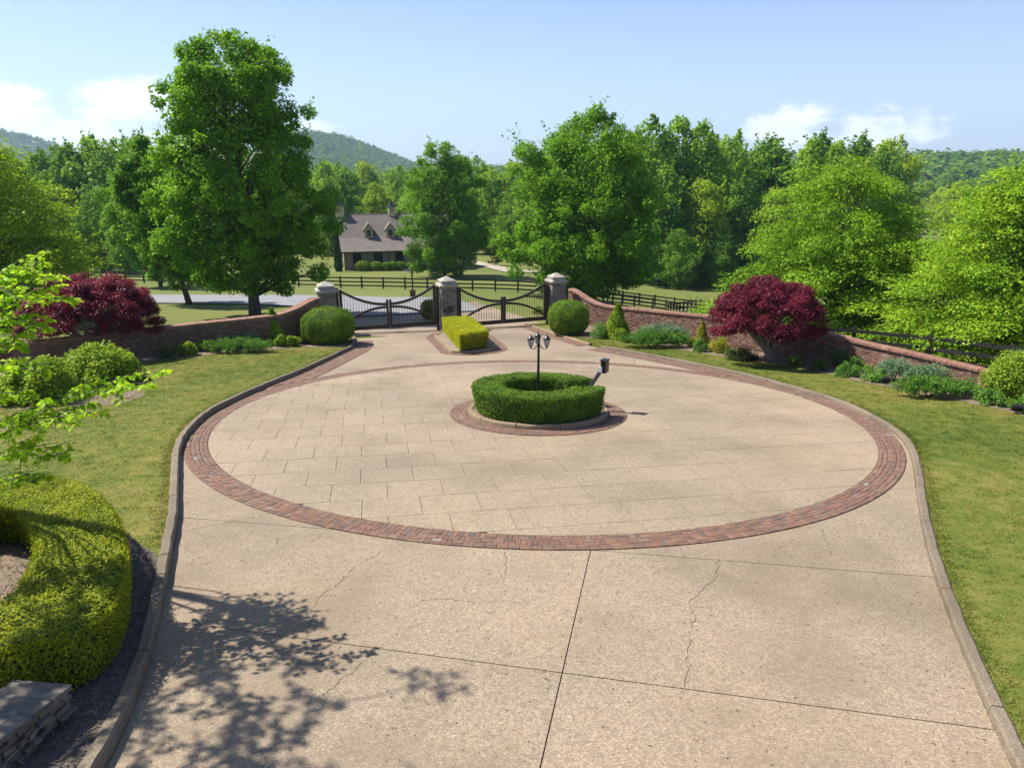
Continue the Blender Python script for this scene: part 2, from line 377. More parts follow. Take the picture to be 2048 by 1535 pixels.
L['wood_b'] = leaf_mat('wood leaves mid', [(0.055, 0.122, 0.018), (0.087, 0.181, 0.023), (0.143, 0.251, 0.029), (0.210, 0.320, 0.037)], 0.4, 0.12)
L['wood_c'] = leaf_mat('wood leaves light', [(0.080, 0.148, 0.017), (0.133, 0.215, 0.022), (0.204, 0.284, 0.026), (0.276, 0.347, 0.034)], 0.4, 0.12)
L['pine'] = leaf_mat('pine needles', [(0.022, 0.036, 0.014), (0.040, 0.056, 0.02), (0.07, 0.075, 0.03), (0.10, 0.09, 0.04)], 0.12, 0.2)
L['box'] = leaf_mat('boxwood leaves', [(0.044, 0.094, 0.013), (0.072, 0.138, 0.015), (0.110, 0.182, 0.020), (0.154, 0.220, 0.026)], 0.25, 2.5)
L['island'] = leaf_mat('holly hedge leaves', [(0.029, 0.066, 0.011), (0.052, 0.106, 0.014), (0.091, 0.156, 0.019), (0.143, 0.210, 0.024)], 0.2, 2.5)
L['gold'] = leaf_mat('golden hedge leaves', [(0.116, 0.149, 0.010), (0.194, 0.218, 0.012), (0.271, 0.280, 0.016), (0.325, 0.332, 0.030)], 0.3, 2.0)
L['yewgold'] = leaf_mat('clipped hedge leaves', [(0.070, 0.101, 0.012), (0.129, 0.167, 0.014), (0.208, 0.236, 0.018), (0.288, 0.288, 0.025)], 0.3, 1.6)
L['holly'] = leaf_mat('light holly leaves', [(0.076, 0.139, 0.017), (0.121, 0.197, 0.023), (0.177, 0.253, 0.030), (0.266, 0.329, 0.051)], 0.3, 3)
L['juniper'] = leaf_mat('green juniper', [(0.033, 0.093, 0.018), (0.057, 0.135, 0.024), (0.090, 0.180, 0.033), (0.120, 0.225, 0.045)], 0.15, 3)
L['bluejuniper'] = leaf_mat('blue juniper', [(0.055, 0.110, 0.066), (0.088, 0.154, 0.099), (0.127, 0.198, 0.132), (0.165, 0.237, 0.165)], 0.15, 3)
L['yellowshrub'] = leaf_mat('yellow shrub', [(0.081, 0.108, 0.013), (0.144, 0.171, 0.016), (0.225, 0.225, 0.022), (0.297, 0.252, 0.032)], 0.3, 3)
L['darkshrub'] = leaf_mat('dark shrub', [(0.027, 0.051, 0.018), (0.045, 0.075, 0.024), (0.068, 0.099, 0.030), (0.098, 0.128, 0.042)], 0.2, 3)
L['fore'] = leaf_mat('redbud leaves', [(0.116, 0.221, 0.012), (0.163, 0.290, 0.014), (0.221, 0.348, 0.017), (0.294, 0.411, 0.022)], 0.45, 1.2)
L['cypress'] = leaf_mat('cypress', [(0.012, 0.03, 0.01), (0.022, 0.045, 0.014), (0.032, 0.06, 0.018), (0.045, 0.075, 0.022)], 0.12, 1.0)
M['core'] = plain('hedge inner twigs', (0.035, 0.035, 0.018), 1.0, var=0.5, nscale=20)

# ------------------------------------------------------------------ the setting
def resample(pts, step):
    pts = np.asarray(pts, float); d = np.r_[0, np.cumsum(np.linalg.norm(np.diff(pts, axis=0), axis=1))]
    n = max(2, int(round(d[-1] / step)) + 1); s = np.linspace(0, d[-1], n)
    return np.stack([np.interp(s, d, pts[:, k]) for k in range(pts.shape[1])], 1)
def smooth_path(pts, step, it=3):
    p = np.asarray(pts, float)
    for _ in range(it):
        q = [p[0]]
        for i in range(len(p) - 1): q += [p[i] * 0.75 + p[i + 1] * 0.25, p[i] * 0.25 + p[i + 1] * 0.75]
        q.append(p[-1]); p = np.array(q)
    return resample(p, step)

# ground: one sheet to the horizon
na = 300; rr = np.r_[0.5, np.geomspace(3, 60, 46), np.geomspace(63, 6000, 90)]
aa = np.linspace(0, 2 * np.pi, na, endpoint=False)
gx = rr[:, None] * np.sin(aa)[None]; gy = rr[:, None] * np.cos(aa)[None]; gz = zterr(gx, gy) - 0.06
V = np.r_[[[0, 0, zterr(0, 0) - 0.06]], np.stack([gx, gy, gz], -1).reshape(-1, 3)]
I = np.arange(len(rr) * na).reshape(len(rr), na) + 1; J = np.roll(I, -1, 1)
quads = np.stack([I[:-1], I[1:], J[1:], J[:-1]], -1).reshape(-1, 4)
gm = np_mesh('ground', V, quads, True)
tag(link('ground', gm, M['field']), kind='structure')

# outlines of the court read from the photograph, laid on the court's plane
KH = 0.165
LKP = [(712, 672), (709, 683), (706.5, 690.6), (684, 701), (653.5, 715.3), (604, 738.3), (547.4, 759.5), (469.7, 793.1), (416.7, 819.6), (376, 856.7), (360, 888.6), (357, 920.4),
       (356.6, 973.4), (353, 1033.5), (343, 1090), (333, 1138), (321.8, 1197), (306, 1269.5), (281, 1346), (249.6, 1423), (209, 1499.6), (150, 1600), (40, 1760)]
RKP = [(1201, 696), (1250, 704), (1305.6, 714.2), (1366, 726), (1426.4, 738.3), (1506.8, 756.4), (1587.3, 778.6), (1667.8, 802.7), (1728, 828.9), (1780.4, 861), (1808.6, 885.2), (1822.7, 917.4),
       (1829, 957.6), (1836.8, 1022), (1848, 1082), (1868.4, 1156.7), (1886.5, 1206.3), (1913.5, 1278.5), (1949.6, 1368.7), (1981.2, 1441), (2021.8, 1531), (2080, 1650), (2140, 1770)]
GKP = [(1046, 650), (1070, 656), (1092, 664.5), (1119, 673.6), (1151.6, 682.6), (1177, 690.7)]
LK = smooth_path([at(*p, KH) - V3(0, 0, KH) for p in LKP], 0.3); RK = smooth_path([at(*p) for p in RKP], 0.3); GK = smooth_path([at(*p) for p in GKP], 0.3)
R_IN = 1.817 * 4.7; R_OUT = R_IN + 0.54; RI_B = 2.47; RI_K = 1.96
def kerb(name, path, side, mat, w=0.155, h=KH, seed=0, closed=False):
    """side=+1: the kerb lies to the left of the path direction"""
    r = rnd(seed); n = len(path); m = MB(); prof = [(0.0, -0.04), (0.008, h - 0.03), (0.03, h), (w - 0.03, h), (w, h - 0.03), (w, -0.04)]; k = len(prof); vs = []
    for i, p in enumerate(path):
        t = (path[(i + 1) % n] - path[i - 1]) if closed else path[min(i + 1, n - 1)] - path[max(i - 1, 0)]
        t = t / np.linalg.norm(t); nr = np.cross(NRM, t) * side; j = r.normal(0, 0.006); jz = r.normal(0, 0.004)
        if i % 9 == 4:
            for o_, dd in ((-0.014, 0), (-0.006, 0.03), (0.006, 0.03), (0.014, 0)): vs += [p + t * o_ + nr * (a + j + (dd * 0.6 if a < 0.05 else 0)) + NRM * (b + ((jz - dd) if b > 0 else 0)) for a, b in prof]
        else: vs += [p + nr * (a + j) + NRM * (b + (jz if b > 0 else 0)) for a, b in prof]
    fs = []; n = len(vs) // k
    for i in range(n if closed else n - 1):
        a = i * k; b = ((i + 1) % n) * k
        for q in range(k - 1):
            f = (a + q, b + q, b + q + 1, a + q + 1); fs.append(f if side < 0 else f[::-1])
    if not closed: fs += [tuple(range(k)), tuple((n - 1) * k + q for q in range(k))[::-1]]
    m.add(vs, fs); return m
# side: court is to the left-hand of LK walking towards the camera, to the right-hand of RK
tag(kerb('kerb', LK, -1, M['kerb'], seed=1).build('kerb', M['kerb']), 'long grey concrete kerb sweeping along the left lawn', kind='structure')
tag(kerb('kerb', RK, +1, M['kerb'], h=0.11, seed=2).build('kerb', M['kerb']), 'long grey concrete kerb sweeping along the right lawn', kind='structure')
tag(kerb('kerb', GK, +1, M['kerb_tan'], h=0.11, seed=3).build('kerb', M['kerb_tan']), 'short tan kerb in front of the right ball bush', kind='structure')

# concrete apron: panels divided by joints
poly = [p for p in LK[::-1]] + [at(1030, 646)] + [p for p in GK] + [p for p in RK]
under = MB(); under.prism([p.copy() for p in poly], -0.055, -0.03); und = tag(under.build('driveway', M['joint']), kind='structure')
def line(a, b): return at(*a), at(*b)
JL = [line((1180, 1105), (1080, 1535)), line((484, 1260), (1828, 1437)), line((1320, 1110), (1850, 1152)), line((760, 697), (1230, 730))]
panels = [None]
bm0 = bmesh.new(); bm0.faces.new([bm0.verts.new(p) for p in poly]); bmesh.ops.triangulate(bm0, faces=bm0.faces[:])
work = [bm0]
for a, b in JL:
    nrm = np.cross(b - a, NRM); nrm /= np.linalg.norm(nrm); nxt = []
    for w in work:
        for s in (-1, 1):
            c = w.copy()
            bmesh.ops.bisect_plane(c, geom=c.verts[:] + c.edges[:] + c.faces[:], plane_co=Vector(a + nrm * s * 0.007), plane_no=Vector(nrm * s), clear_inner=True)
            if len(c.faces): nxt.append(c)
            else: c.free()
        w.free()
    work = nxt
for w in work:
    g = bmesh.ops.extrude_face_region(w, geom=w.faces[:]); vs = [v for v in g['geom'] if isinstance(v, bmesh.types.BMVert)]
    for v in w.verts:
        if v not in vs: v.co.z -= 0.028
    bmesh.ops.recalc_face_normals(w, faces=w.faces[:])
    me = bpy.data.meshes.new('concrete_panel'); w.to_mesh(me); w.free(); link('concrete_panel', me, M['apron'], und)

# cracks with a shape of their own
cr = [[(760, 1105), (715, 1130), (690, 1155), (668, 1175), (645, 1190), (628, 1215), (622, 1245), (612, 1278)], [(752, 1300), (735, 1318), (715, 1335), (690, 1355), (672, 1372), (655, 1385)],
      [(1436, 1118), (1434, 1150), (1405, 1178), (1372, 1205), (1388, 1230), (1380, 1262), (1374, 1290), (1372, 1340), (1370, 1372)], [(560, 1020), (520, 1032), (470, 1040), (420, 1052), (376, 1060)],
      [(1010, 1103), (1012, 1135), (1006, 1165)], [(840, 1200), (870, 1196), (930, 1202), (1050, 1203)], [(1640, 1055), (1655, 1085), (1662, 1110)]]
for k, c in enumerate(cr):
    r = rnd(50 + k); p = resample([at(*q) for q in c], 0.05); p[1:-1, :2] += np.cumsum(r.normal(0, 0.006, (len(p) - 2, 2)), 0) * 0.5 + r.normal(0, 0.013, (len(p) - 2, 2))
    m = MB(); vs = []; fs = []
    for i, q in enumerate(p):
        t = p[min(i + 1, len(p) - 1)] - p[max(i - 1, 0)]; t /= np.linalg.norm(t); s = np.cross(NRM, t); wd = 0.0036 * r.uniform(0.2, 1.6)
        b = V3(q[0], q[1], zplane(q[0], q[1])) + NRM * 0.003; vs += [b - s * wd, b + s * wd]
        if i: fs.append((2 * i - 2, 2 * i, 2 * i + 1, 2 * i - 1))
    m.add(vs, fs); m.build('crack', M['joint'], und)

# round paved court: dark bed, slabs, brick ring
ncir = 128; circ = [luv(R_OUT * math.cos(2 * math.pi * k / ncir), R_OUT * math.sin(2 * math.pi * k / ncir)) for k in range(ncir)]
bed = MB(); bed.prism(circ, -0.02, 0.004); court = tag(bed.build('paved_court', M['joint']), kind='structure')
def clip_circle(poly, R, n=96):
    for k in range(n):
        a = 2 * math.pi * (k + 0.5) / n; nx, ny = math.cos(a), math.sin(a); out = []
        for i in range(len(poly)):
            p, q = poly[i], poly[(i + 1) % len(poly)]; dp = p[0] * nx + p[1] * ny - R; dq = q[0] * nx + q[1] * ny - R
            if dp <= 0: out.append(p)
            if dp * dq < 0:
                s = dp / (dp - dq); out.append((p[0] + (q[0] - p[0]) * s, p[1] + (q[1] - p[1]) * s))
        poly = out
        if len(poly) < 3: return []
    return poly
ra = rnd(11); A0 = math.radians(11); ca, sa = math.cos(A0), math.sin(A0); SW, SL = 0.93, 1.05; gj = 0.0048
row = 0; y = -R_IN - 0.4
while y < R_IN:
    x = -R_IN - 1.5 + (row % 2) * 0.52 + ra.uniform(-0.05, 0.05)
    while x < R_IN:
        q = [(x + gj, y + gj), (x + SL - gj, y + gj), (x + SL - gj, y + SW - gj), (x + gj, y + SW - gj)]
        mid = math.hypot(x + SL / 2, y + SW / 2); x += SL
        if mid < RI_B - 0.9 or mid > R_IN + 1: continue
        q = [(a * ca - b * sa, a * sa + b * ca) for a, b in q]
        q = clip_circle(q, R_IN - 0.012)
        if len(q) < 3: continue
        ar = abs(sum(q[i][0] * q[(i + 1) % len(q)][1] - q[(i + 1) % len(q)][0] * q[i][1] for i in range(len(q)))) / 2
        if ar < 0.01: continue
        m = MB(); m.prism([luv(a, b) for a, b in q], 0.0055, 0.016 + ra.uniform(-0.0015, 0.0015)); m.build('paving_slab', M['slab'], court, org=luv(q[0][0], q[0][1]))
    y += SW; row += 1
def basket(cell, tt, nn, w, l, r, out):
    """two bricks laid side by side in a square cell, either along tt or across it"""
    n2 = np.cross(nn, tt); g = 0.0032
    if r.uniform() < 0.62:
        for s_ in (-1, 1): out.append((cell + n2 * s_ * w / 4 + NRM * r.normal(0, 0.002), np.array([tt, n2, unit(nn + V3(*r.normal(0, 0.008, 3)))]), (l / 2 - g, w / 4 - g, 0.008)))
    else:
        for s_ in (-1, 1): out.append((cell + tt * s_ * l / 4 + NRM * r.normal(0, 0.002), np.array([n2, -tt, unit(nn + V3(*r.normal(0, 0.008, 3)))]), (w / 2 - g, l / 4 - g, 0.008)))
def ring_bricks(R0, R1, seed=0):
    r = rnd(seed); nc = int(round((R1 - R0) / 0.18)); cw = (R1 - R0) / nc; out = []
    for k in range(nc):
        rc = R0 + (k + 0.5) * cw; n = int(2 * math.pi * rc / cw); off_ = r.uniform(0, 1)
        for i in range(n):
            a = 2 * math.pi * (i + off_) / n; tan = -UX * math.sin(a) + UY * math.cos(a)
            basket(luv(rc * math.cos(a), rc * math.sin(a), 0.012), tan, NRM, cw, 2 * math.pi * rc / n, r, out)
    return out
ringo = tag(empty('brick_ring', CEN), 'wide red brick ring round the paved court', kind='structure')
place_pieces(ringo, 'brick', 'brick_ring_remainder', ring_bricks(R_IN, R_OUT, seed=21), M['pave_brick'], 300, 22)
m = MB(); n = 64; vs = []
for k in range(n):
    a = 2 * math.pi * k / n; vs += [luv(RI_B * math.cos(a), RI_B * math.sin(a), 0.0205), luv(1.5 * math.cos(a), 1.5 * math.sin(a), 0.0205)]
m.add(vs, [(2 * k, (2 * k + 2) % (2 * n), (2 * k + 3) % (2 * n), 2 * k + 1) for k in range(n)])
isl = tag(m.build('brick_apron', M['joint'], org=CEN), 'red brick band round the planted island', kind='structure')
place_pieces(isl, 'brick', 'brick_band_remainder', [(c + NRM * 0.016, a, h) for c, a, h in ring_bricks(RI_K + 0.0, RI_B, seed=23)], M['pave_brick'], 300, 24)
kp = np.array([luv(RI_K * math.cos(2 * math.pi * k / 96), RI_K * math.sin(2 * math.pi * k / 96)) for k in range(96)])
tag(kerb('kerb', kp, +1, M['kerb_tan'], w=0.16, h=0.15, seed=5, closed=True).build('kerb', M['kerb_tan']), 'round tan kerb of the planted island', kind='structure')
m = MB(); m.prism([luv((RI_K - 0.15) * math.cos(2 * math.pi * k / 48), (RI_K - 0.15) * math.sin(2 * math.pi * k / 48)) for k in range(48)], 0.03, 0.11)
tag(m.build('planting_bed', M['mulch']), kind='structure')

def path_bricks(path, side, w0, w1, seed, skip, h=0.012):
    """bricks laid in square cells along a path, between offsets w0 and w1"""
    r = rnd(seed); nc = max(2, int(round((w1 - w0) / 0.195))); cw = (w1 - w0) / nc; out = []
    for k in range(nc):
        q = resample(path, cw); t = unit(np.gradient(q, axis=0)); nr = np.cross(np.tile(NRM, (len(q), 1)), t) * side; p = resample(q + nr * (w0 + (k + 0.5) * cw), cw); f = r.uniform(0.2, 0.8)
        for i in range(len(p) - 1):
            a = p[i] * (1 - f) + p[i + 1] * f; tt = p[i + 1] - p[i]; ln = np.linalg.norm(tt); tt = tt / ln; c = V3(a[0], a[1], zplane(a[0], a[1]))
            if skip(c, uv(c)): continue
            tt = unit(tt - NRM * (tt @ NRM)); basket(c + NRM * h, tt, NRM, cw, ln, r, out)
    return out
in_ring = lambda c, u_: math.hypot(u_[0], u_[1]) < R_OUT + 0.06
def band(label, path, side, w0, w1, seed, skip):
    q = resample(path, 0.3); t = unit(np.gradient(q, axis=0)); nr = np.cross(np.tile(NRM, (len(q), 1)), t) * side; m = MB(); vs = []
    for i in range(len(q)): vs += [q[i] + nr[i] * (w0 - 0.0) + NRM * 0.0035, q[i] + nr[i] * w1 + NRM * 0.0035]
    m.add(vs, [(2 * i, 2 * i + 2, 2 * i + 3, 2 * i + 1) for i in range(len(q) - 1)])
    b = tag(m.build('brick_band', M['joint'], org=q[0]), label, kind='structure'); pc = path_bricks(path, side, w0, w1, seed, skip)
    place_pieces(b, 'brick', 'brick_band_remainder', pc, M['pave_brick'], 300, seed + 1)
lsel = [p for p in LK if 18.5 < p[1] < 33.5]; rsel = [p for p in RK if p[1] > 21.0]
band('red brick band along the left kerb up to the gate', np.array(lsel), 1, 0.015, 0.80, 31, in_ring)
band('red brick band along the right kerb', np.array(rsel), -1, 0.015, 0.80, 33, in_ring)
band('red brick band below the right ball bush', GK[1:], -1, 0.015, 0.6, 35, in_ring)

# lawns at kerb height, beds of mulch on them
def sheet(name, pts, mat, lo, hi, kind='structure', label=None):
    m = MB(); m.prism([np.asarray(p, float) for p in pts], lo, hi); return tag(m.build(name, mat), label, kind=kind)
def off(path, d, side):
    t = unit(np.gradient(path, axis=0)); return path + np.cross(np.tile(NRM, (len(path), 1)), t) * side * d
LKo = off(LK, 0.15, -1); RKo = off(RK, 0.15, 1); GKo = off(GK, 0.15, 1)
WLP = [(640, 676), (618, 681), (600, 686), (575, 689.5), (540, 693), (480, 697), (418, 702), (354, 708), (310, 713), (210, 722), (100, 731), (0, 739), (-150, 750), (-400, 768)]
WRP = [(1141, 645), (1165, 651), (1200, 656), (1255, 663.5), (1300, 670), (1370, 681), (1416, 690), (1480, 701), (1550, 712), (1640, 725), (1700, 734), (1792, 749), (1889, 765), (1985, 781), (2100, 800)]
WL = smooth_path([at(*p) for p in WLP], 0.25); WR = smooth_path([at(*p) for p in WRP], 0.25)
lawnL = list(LKo) + [V3(-14, -3, zplane(-14, -3)), V3(-34, 4, zplane(-34, 4)), V3(-34, WL[-1][1], zplane(-34, WL[-1][1]))] + list(WL[::-1])
sheet('lawn_left', lawnL, M['lawn'], -0.03, 0.10)
lawnR = list(WR) + [V3(26, WR[-1][1], zplane(26, WR[-1][1])), V3(26, -4, zplane(26, -4))] + list(RKo[::-1]) + list(GKo[::-1])
sheet('lawn_right', lawnR, M['lawn'], -0.03, 0.075)
def wob(pts, step, amp, seed):
    r = rnd(seed); p = smooth_path(pts, step); n = r.normal(0, amp, (len(p), 2)); p = p.copy(); p[:, :2] += n; p[:, 2] = zplane(p[:, 0], p[:, 1]); return list(p)
bl = wob([at(*p) for p in [(706, 688), (690, 699), (600, 698), (540, 704), (440, 712), (395, 717), (330, 724), (240, 735), (100, 748), (-60, 765), (-300, 785)]], 0.2, 0.05, 61)
sheet('mulch_bed_left', bl + list(WL[::-1]), M['mulch'], 0.05, 0.116)
brr = wob([at(*p) for p in [(1090, 662), (1112, 668), (1150, 677), (1185, 679), (1240, 682), (1310, 694), (1380, 706), (1430, 714), (1500, 724), (1600, 740), (1690, 760), (1770, 778), (1850, 793), (1950, 812), (2060, 838), (2200, 870)]], 0.2, 0.05, 62)
sheet('mulch_bed_right', list(WR) + brr[::-1], M['mulch'], 0.02, 0.092)
# foreground bed between the clipped hedge, the kerb and the stone wall
fb = [q for q in LKo if q[1] < at(300, 1120)[1]]
fbb = list(fb) + [at(*p) for p in [(-500, 1700), (-300, 1100)]] + wob([at(*p) for p in [(-60, 1015), (60, 990), (180, 1015), (243, 1075), (268, 1090), (300, 1112)]], 0.12, 0.02, 63)
sheet('mulch_bed_foreground', fbb, M['mulch_dark'], 0.05, 0.118)
for lab, pp, sd in (('mulch', [(205, 800), (255, 782), (292, 786), (285, 800), (235, 815), (180, 822), (120, 815), (40, 830), (-40, 815), (0, 790), (120, 780)], 64), ('mulch', [(-40, 842), (0, 838), (55, 842), (30, 868), (-40, 875)], 65)):
    w = wob([at(*p) for p in pp + pp[:1]], 0.15, 0.03, sd)[:-1]
    sheet('mulch_patch', w, M['mulch'], 0.05, 0.106)

# beyond the gate: drive, asphalt lane, farm tracks (draped on the ground)
def drape(name, left, right, mat, dz, step=1.0):
    n = 60; a = smooth_path(left, step); b = smooth_path(right, step); sa_ = np.linspace(0, 1, n)
    def rs(p):
        d = np.r_[0, np.cumsum(np.linalg.norm(np.diff(p, axis=0), axis=1))]; d /= d[-1]; return np.stack([np.interp(sa_, d, p[:, k]) for k in range(2)], 1)
    a = rs(a[:, :2]); b = rs(b[:, :2]); w = 10; g = a[:, None] * (1 - np.linspace(0, 1, w))[None, :, None] + b[:, None] * np.linspace(0, 1, w)[None, :, None]
    z = zterr(g[..., 0], g[..., 1]) + dz; Vv = np.concatenate([g, z[..., None]], -1).reshape(-1, 3)
    I = np.arange(n * w).reshape(n, w); q = np.stack([I[:-1, :-1], I[:-1, 1:], I[1:, 1:], I[1:, :-1]], -1).reshape(-1, 4)
    me = np_mesh(name, Vv, q); o = link(name, me, mat)
    if me.polygons[0].normal.z < 0: me.flip_normals()
    return tag(o, kind='structure')
g2 = lambda *p: [ground(*q)[:2] for q in p]
drape('lane', g2((-300, 604), (150, 606), (330, 606), (520, 609), (640, 615), (680, 624), (712, 630)), g2((-300, 590), (150, 590), (330, 590), (560, 590), (700, 592), (800, 596), (880, 612)), M['asphalt'], 0.03)
drape('gate_drive', g2((640, 672), (690, 655), (706, 640), (735, 622)), g2((1120, 668), (1095, 648), (1010, 622), (950, 602)), M['apron'], -0.035)
drape('gate_lane', g2((700, 634), (715, 624), (735, 610), (720, 596)), g2((960, 622), (945, 612), (920, 600), (880, 594)), M['asphalt'], 0.045)
drape('farm_track', g2((1020, 546), (985, 538), (950, 530), (925, 522), (850, 516)), g2((1100, 546), (1040, 541), (985, 530), (945, 519), (850, 511)), M['track'], 0.05)
drape('farm_track', g2((1200, 560), (1290, 557.5), (1400, 557), (1530, 557), (1700, 566), (1900, 580)), g2((1200, 553), (1290, 551), (1400, 550), (1530, 551), (1700, 558), (1900, 570)), M['track'], 0.06)

# ------------------------------------------------------------------ gate pillars, gates, walls
def place_named(parent, name, pieces, mat, seed=0, variants=True): place_pieces(parent, name, name + '_remainder', pieces, mat, 300, seed)
PB = [at(660, 668), at(900, 659), at(1117, 650)]
GDIR = unit(PB[2] - PB[0]); GDIR[2] = 0; GDIR = unit(GDIR); GN = V3(GDIR[1], -GDIR[0], 0); AX = np.array([GDIR, -GN, V3(0, 0, 1)])
PC = [p - GN * 0.42 for p in PB]                     # shaft centres
PTOP = [562, 552, 545]; SHW = 0.42
def pillar(k, label):
    c = PC[k].copy(); c[2] = zplane(c[0], c[1]) - 0.05; e = empty('gate_pillar', c, label, 'pillar', 'stone gate pillars')
    H = zat(c, PTOP[k]) - c[2]; hs = H - 0.56; r = rnd(70 + k)
    m = MB(); m.box(c + V3(0, 0, hs / 2), (SHW - 0.02, SHW - 0.02, hs / 2), AX); m.build('shaft', M['mortar'], e)
    pcs = []
    for face in range(4):
        an = face * math.pi / 2; n_ = GDIR * math.cos(an) + np.cross(V3(0, 0, 1), GDIR) * math.sin(an); t_ = np.cross(V3(0, 0, 1), n_); z = 0.0
        while z < hs - 0.02:
            h = min(r.choice([0.13, 0.17, 0.21, 0.26]), hs - z)
            if hs - z - h < 0.08: h = hs - z
            x = -SHW; en = SHW
            while x < en - 0.01:
                w = r.uniform(0.18, 0.46)
                if en - x - w < 0.12: w = en - x
                d = r.uniform(0.012, 0.03)
                pcs.append((c + n_ * (SHW - 0.02 + d / 2) + t_ * (x + w / 2) + V3(0, 0, z + h / 2), np.array([t_, V3(0, 0, 1), n_]), (w / 2 - 0.007, h / 2 - 0.007, d / 2 + 0.01)))
                x += w
            z += h
    place_named(e, 'stone_block', pcs, M['ashlar'], 80 + k)
    cap = MB()
    def slab(z0, z1, a, b=None):
        b = a if b is None else b
        vs = [c + AX[0] * sx * w + AX[1] * sy * w + V3(0, 0, z) for z, w in ((z0, a), (z1, b)) for sx, sy in ((-1, -1), (1, -1), (1, 1), (-1, 1))]
        cap.add(vs, [(3, 2, 1, 0), (4, 5, 6, 7)] + [(i, (i + 1) % 4, 4 + (i + 1) % 4, 4 + i) for i in range(4)])
    slab(hs, hs + 0.05, SHW + 0.03, SHW + 0.07); slab(hs + 0.0501, hs + 0.13, SHW + 0.11, SHW + 0.11); slab(hs + 0.1301, hs + 0.18, SHW + 0.10, SHW + 0.02)
    slab(hs + 0.1801, hs + 0.32, SHW - 0.02, SHW - 0.02); slab(hs + 0.3201, hs + 0.35, SHW, SHW); slab(hs + 0.3501, H, SHW - 0.01, 0.02)
    cap.build('cap', M['capstone'], e); return e, c, hs
P1, c1, h1 = pillar(0, 'stone gate pillar at the left end of the gates, beside the left ball bush')
P2, c2, h2 = pillar(1, 'middle stone gate pillar carrying the metal monogram')
P3, c3, h3 = pillar(2, 'stone gate pillar at the right end of the gates')
# script monogram on the middle pillar
mo = MB(); fc = c2 + GN * (SHW + 0.045) + V3(0, 0, h2 * 0.50)
def on(x, z, o=0.0): return fc + GDIR * x + V3(0, 0, z) + GN * o
def arc(cx, cz, rx, rz, a0, a1, n=18, tilt=0.0):
    out = []
    for i in range(n + 1):
        a = math.radians(a0 + (a1 - a0) * i / n); x = rx * math.cos(a); z = rz * math.sin(a)
        out.append(on(cx + x * math.cos(tilt) - z * math.sin(tilt), cz + x * math.sin(tilt) + z * math.cos(tilt)))
    return out
mo.tube(arc(0, 0, 0.30, 0.17, 20, 335, 30, 0.12), [0.006 + 0.010 * math.sin(math.pi * i / 30) for i in range(31)], 6)
mo.tube(arc(-0.03, 0, 0.20, 0.13, -150, 190, 26, 0.2), [0.007 + 0.011 * math.sin(math.pi * i / 26) for i in range(27)], 6)
mo.tube([on(-0.07, 0.11), on(-0.085, 0.0), on(-0.10, -0.11)], [0.012, 0.016, 0.012], 6)                           # D stem
mo.tube(arc(-0.08, 0.0, 0.13, 0.115, 88, -88, 16), [0.010 + 0.010 * math.sin(math.pi * i / 16) for i in range(17)], 6)   # D bowl
mo.tube([on(0.08, 0.12), on(0.12, 0.0), on(0.155, -0.11)], [0.016, 0.014, 0.010], 6)                              # V
mo.tube([on(0.155, -0.11), on(0.21, 0.02), on(0.27, 0.13), on(0.33, 0.15)], [0.010, 0.010, 0.012, 0.006], 6)
mo.tube(arc(-0.29, -0.02, 0.07, 0.06, 20, 330, 16), 0.009, 6)
mo.build('monogram', M['darkmetal'], P2)

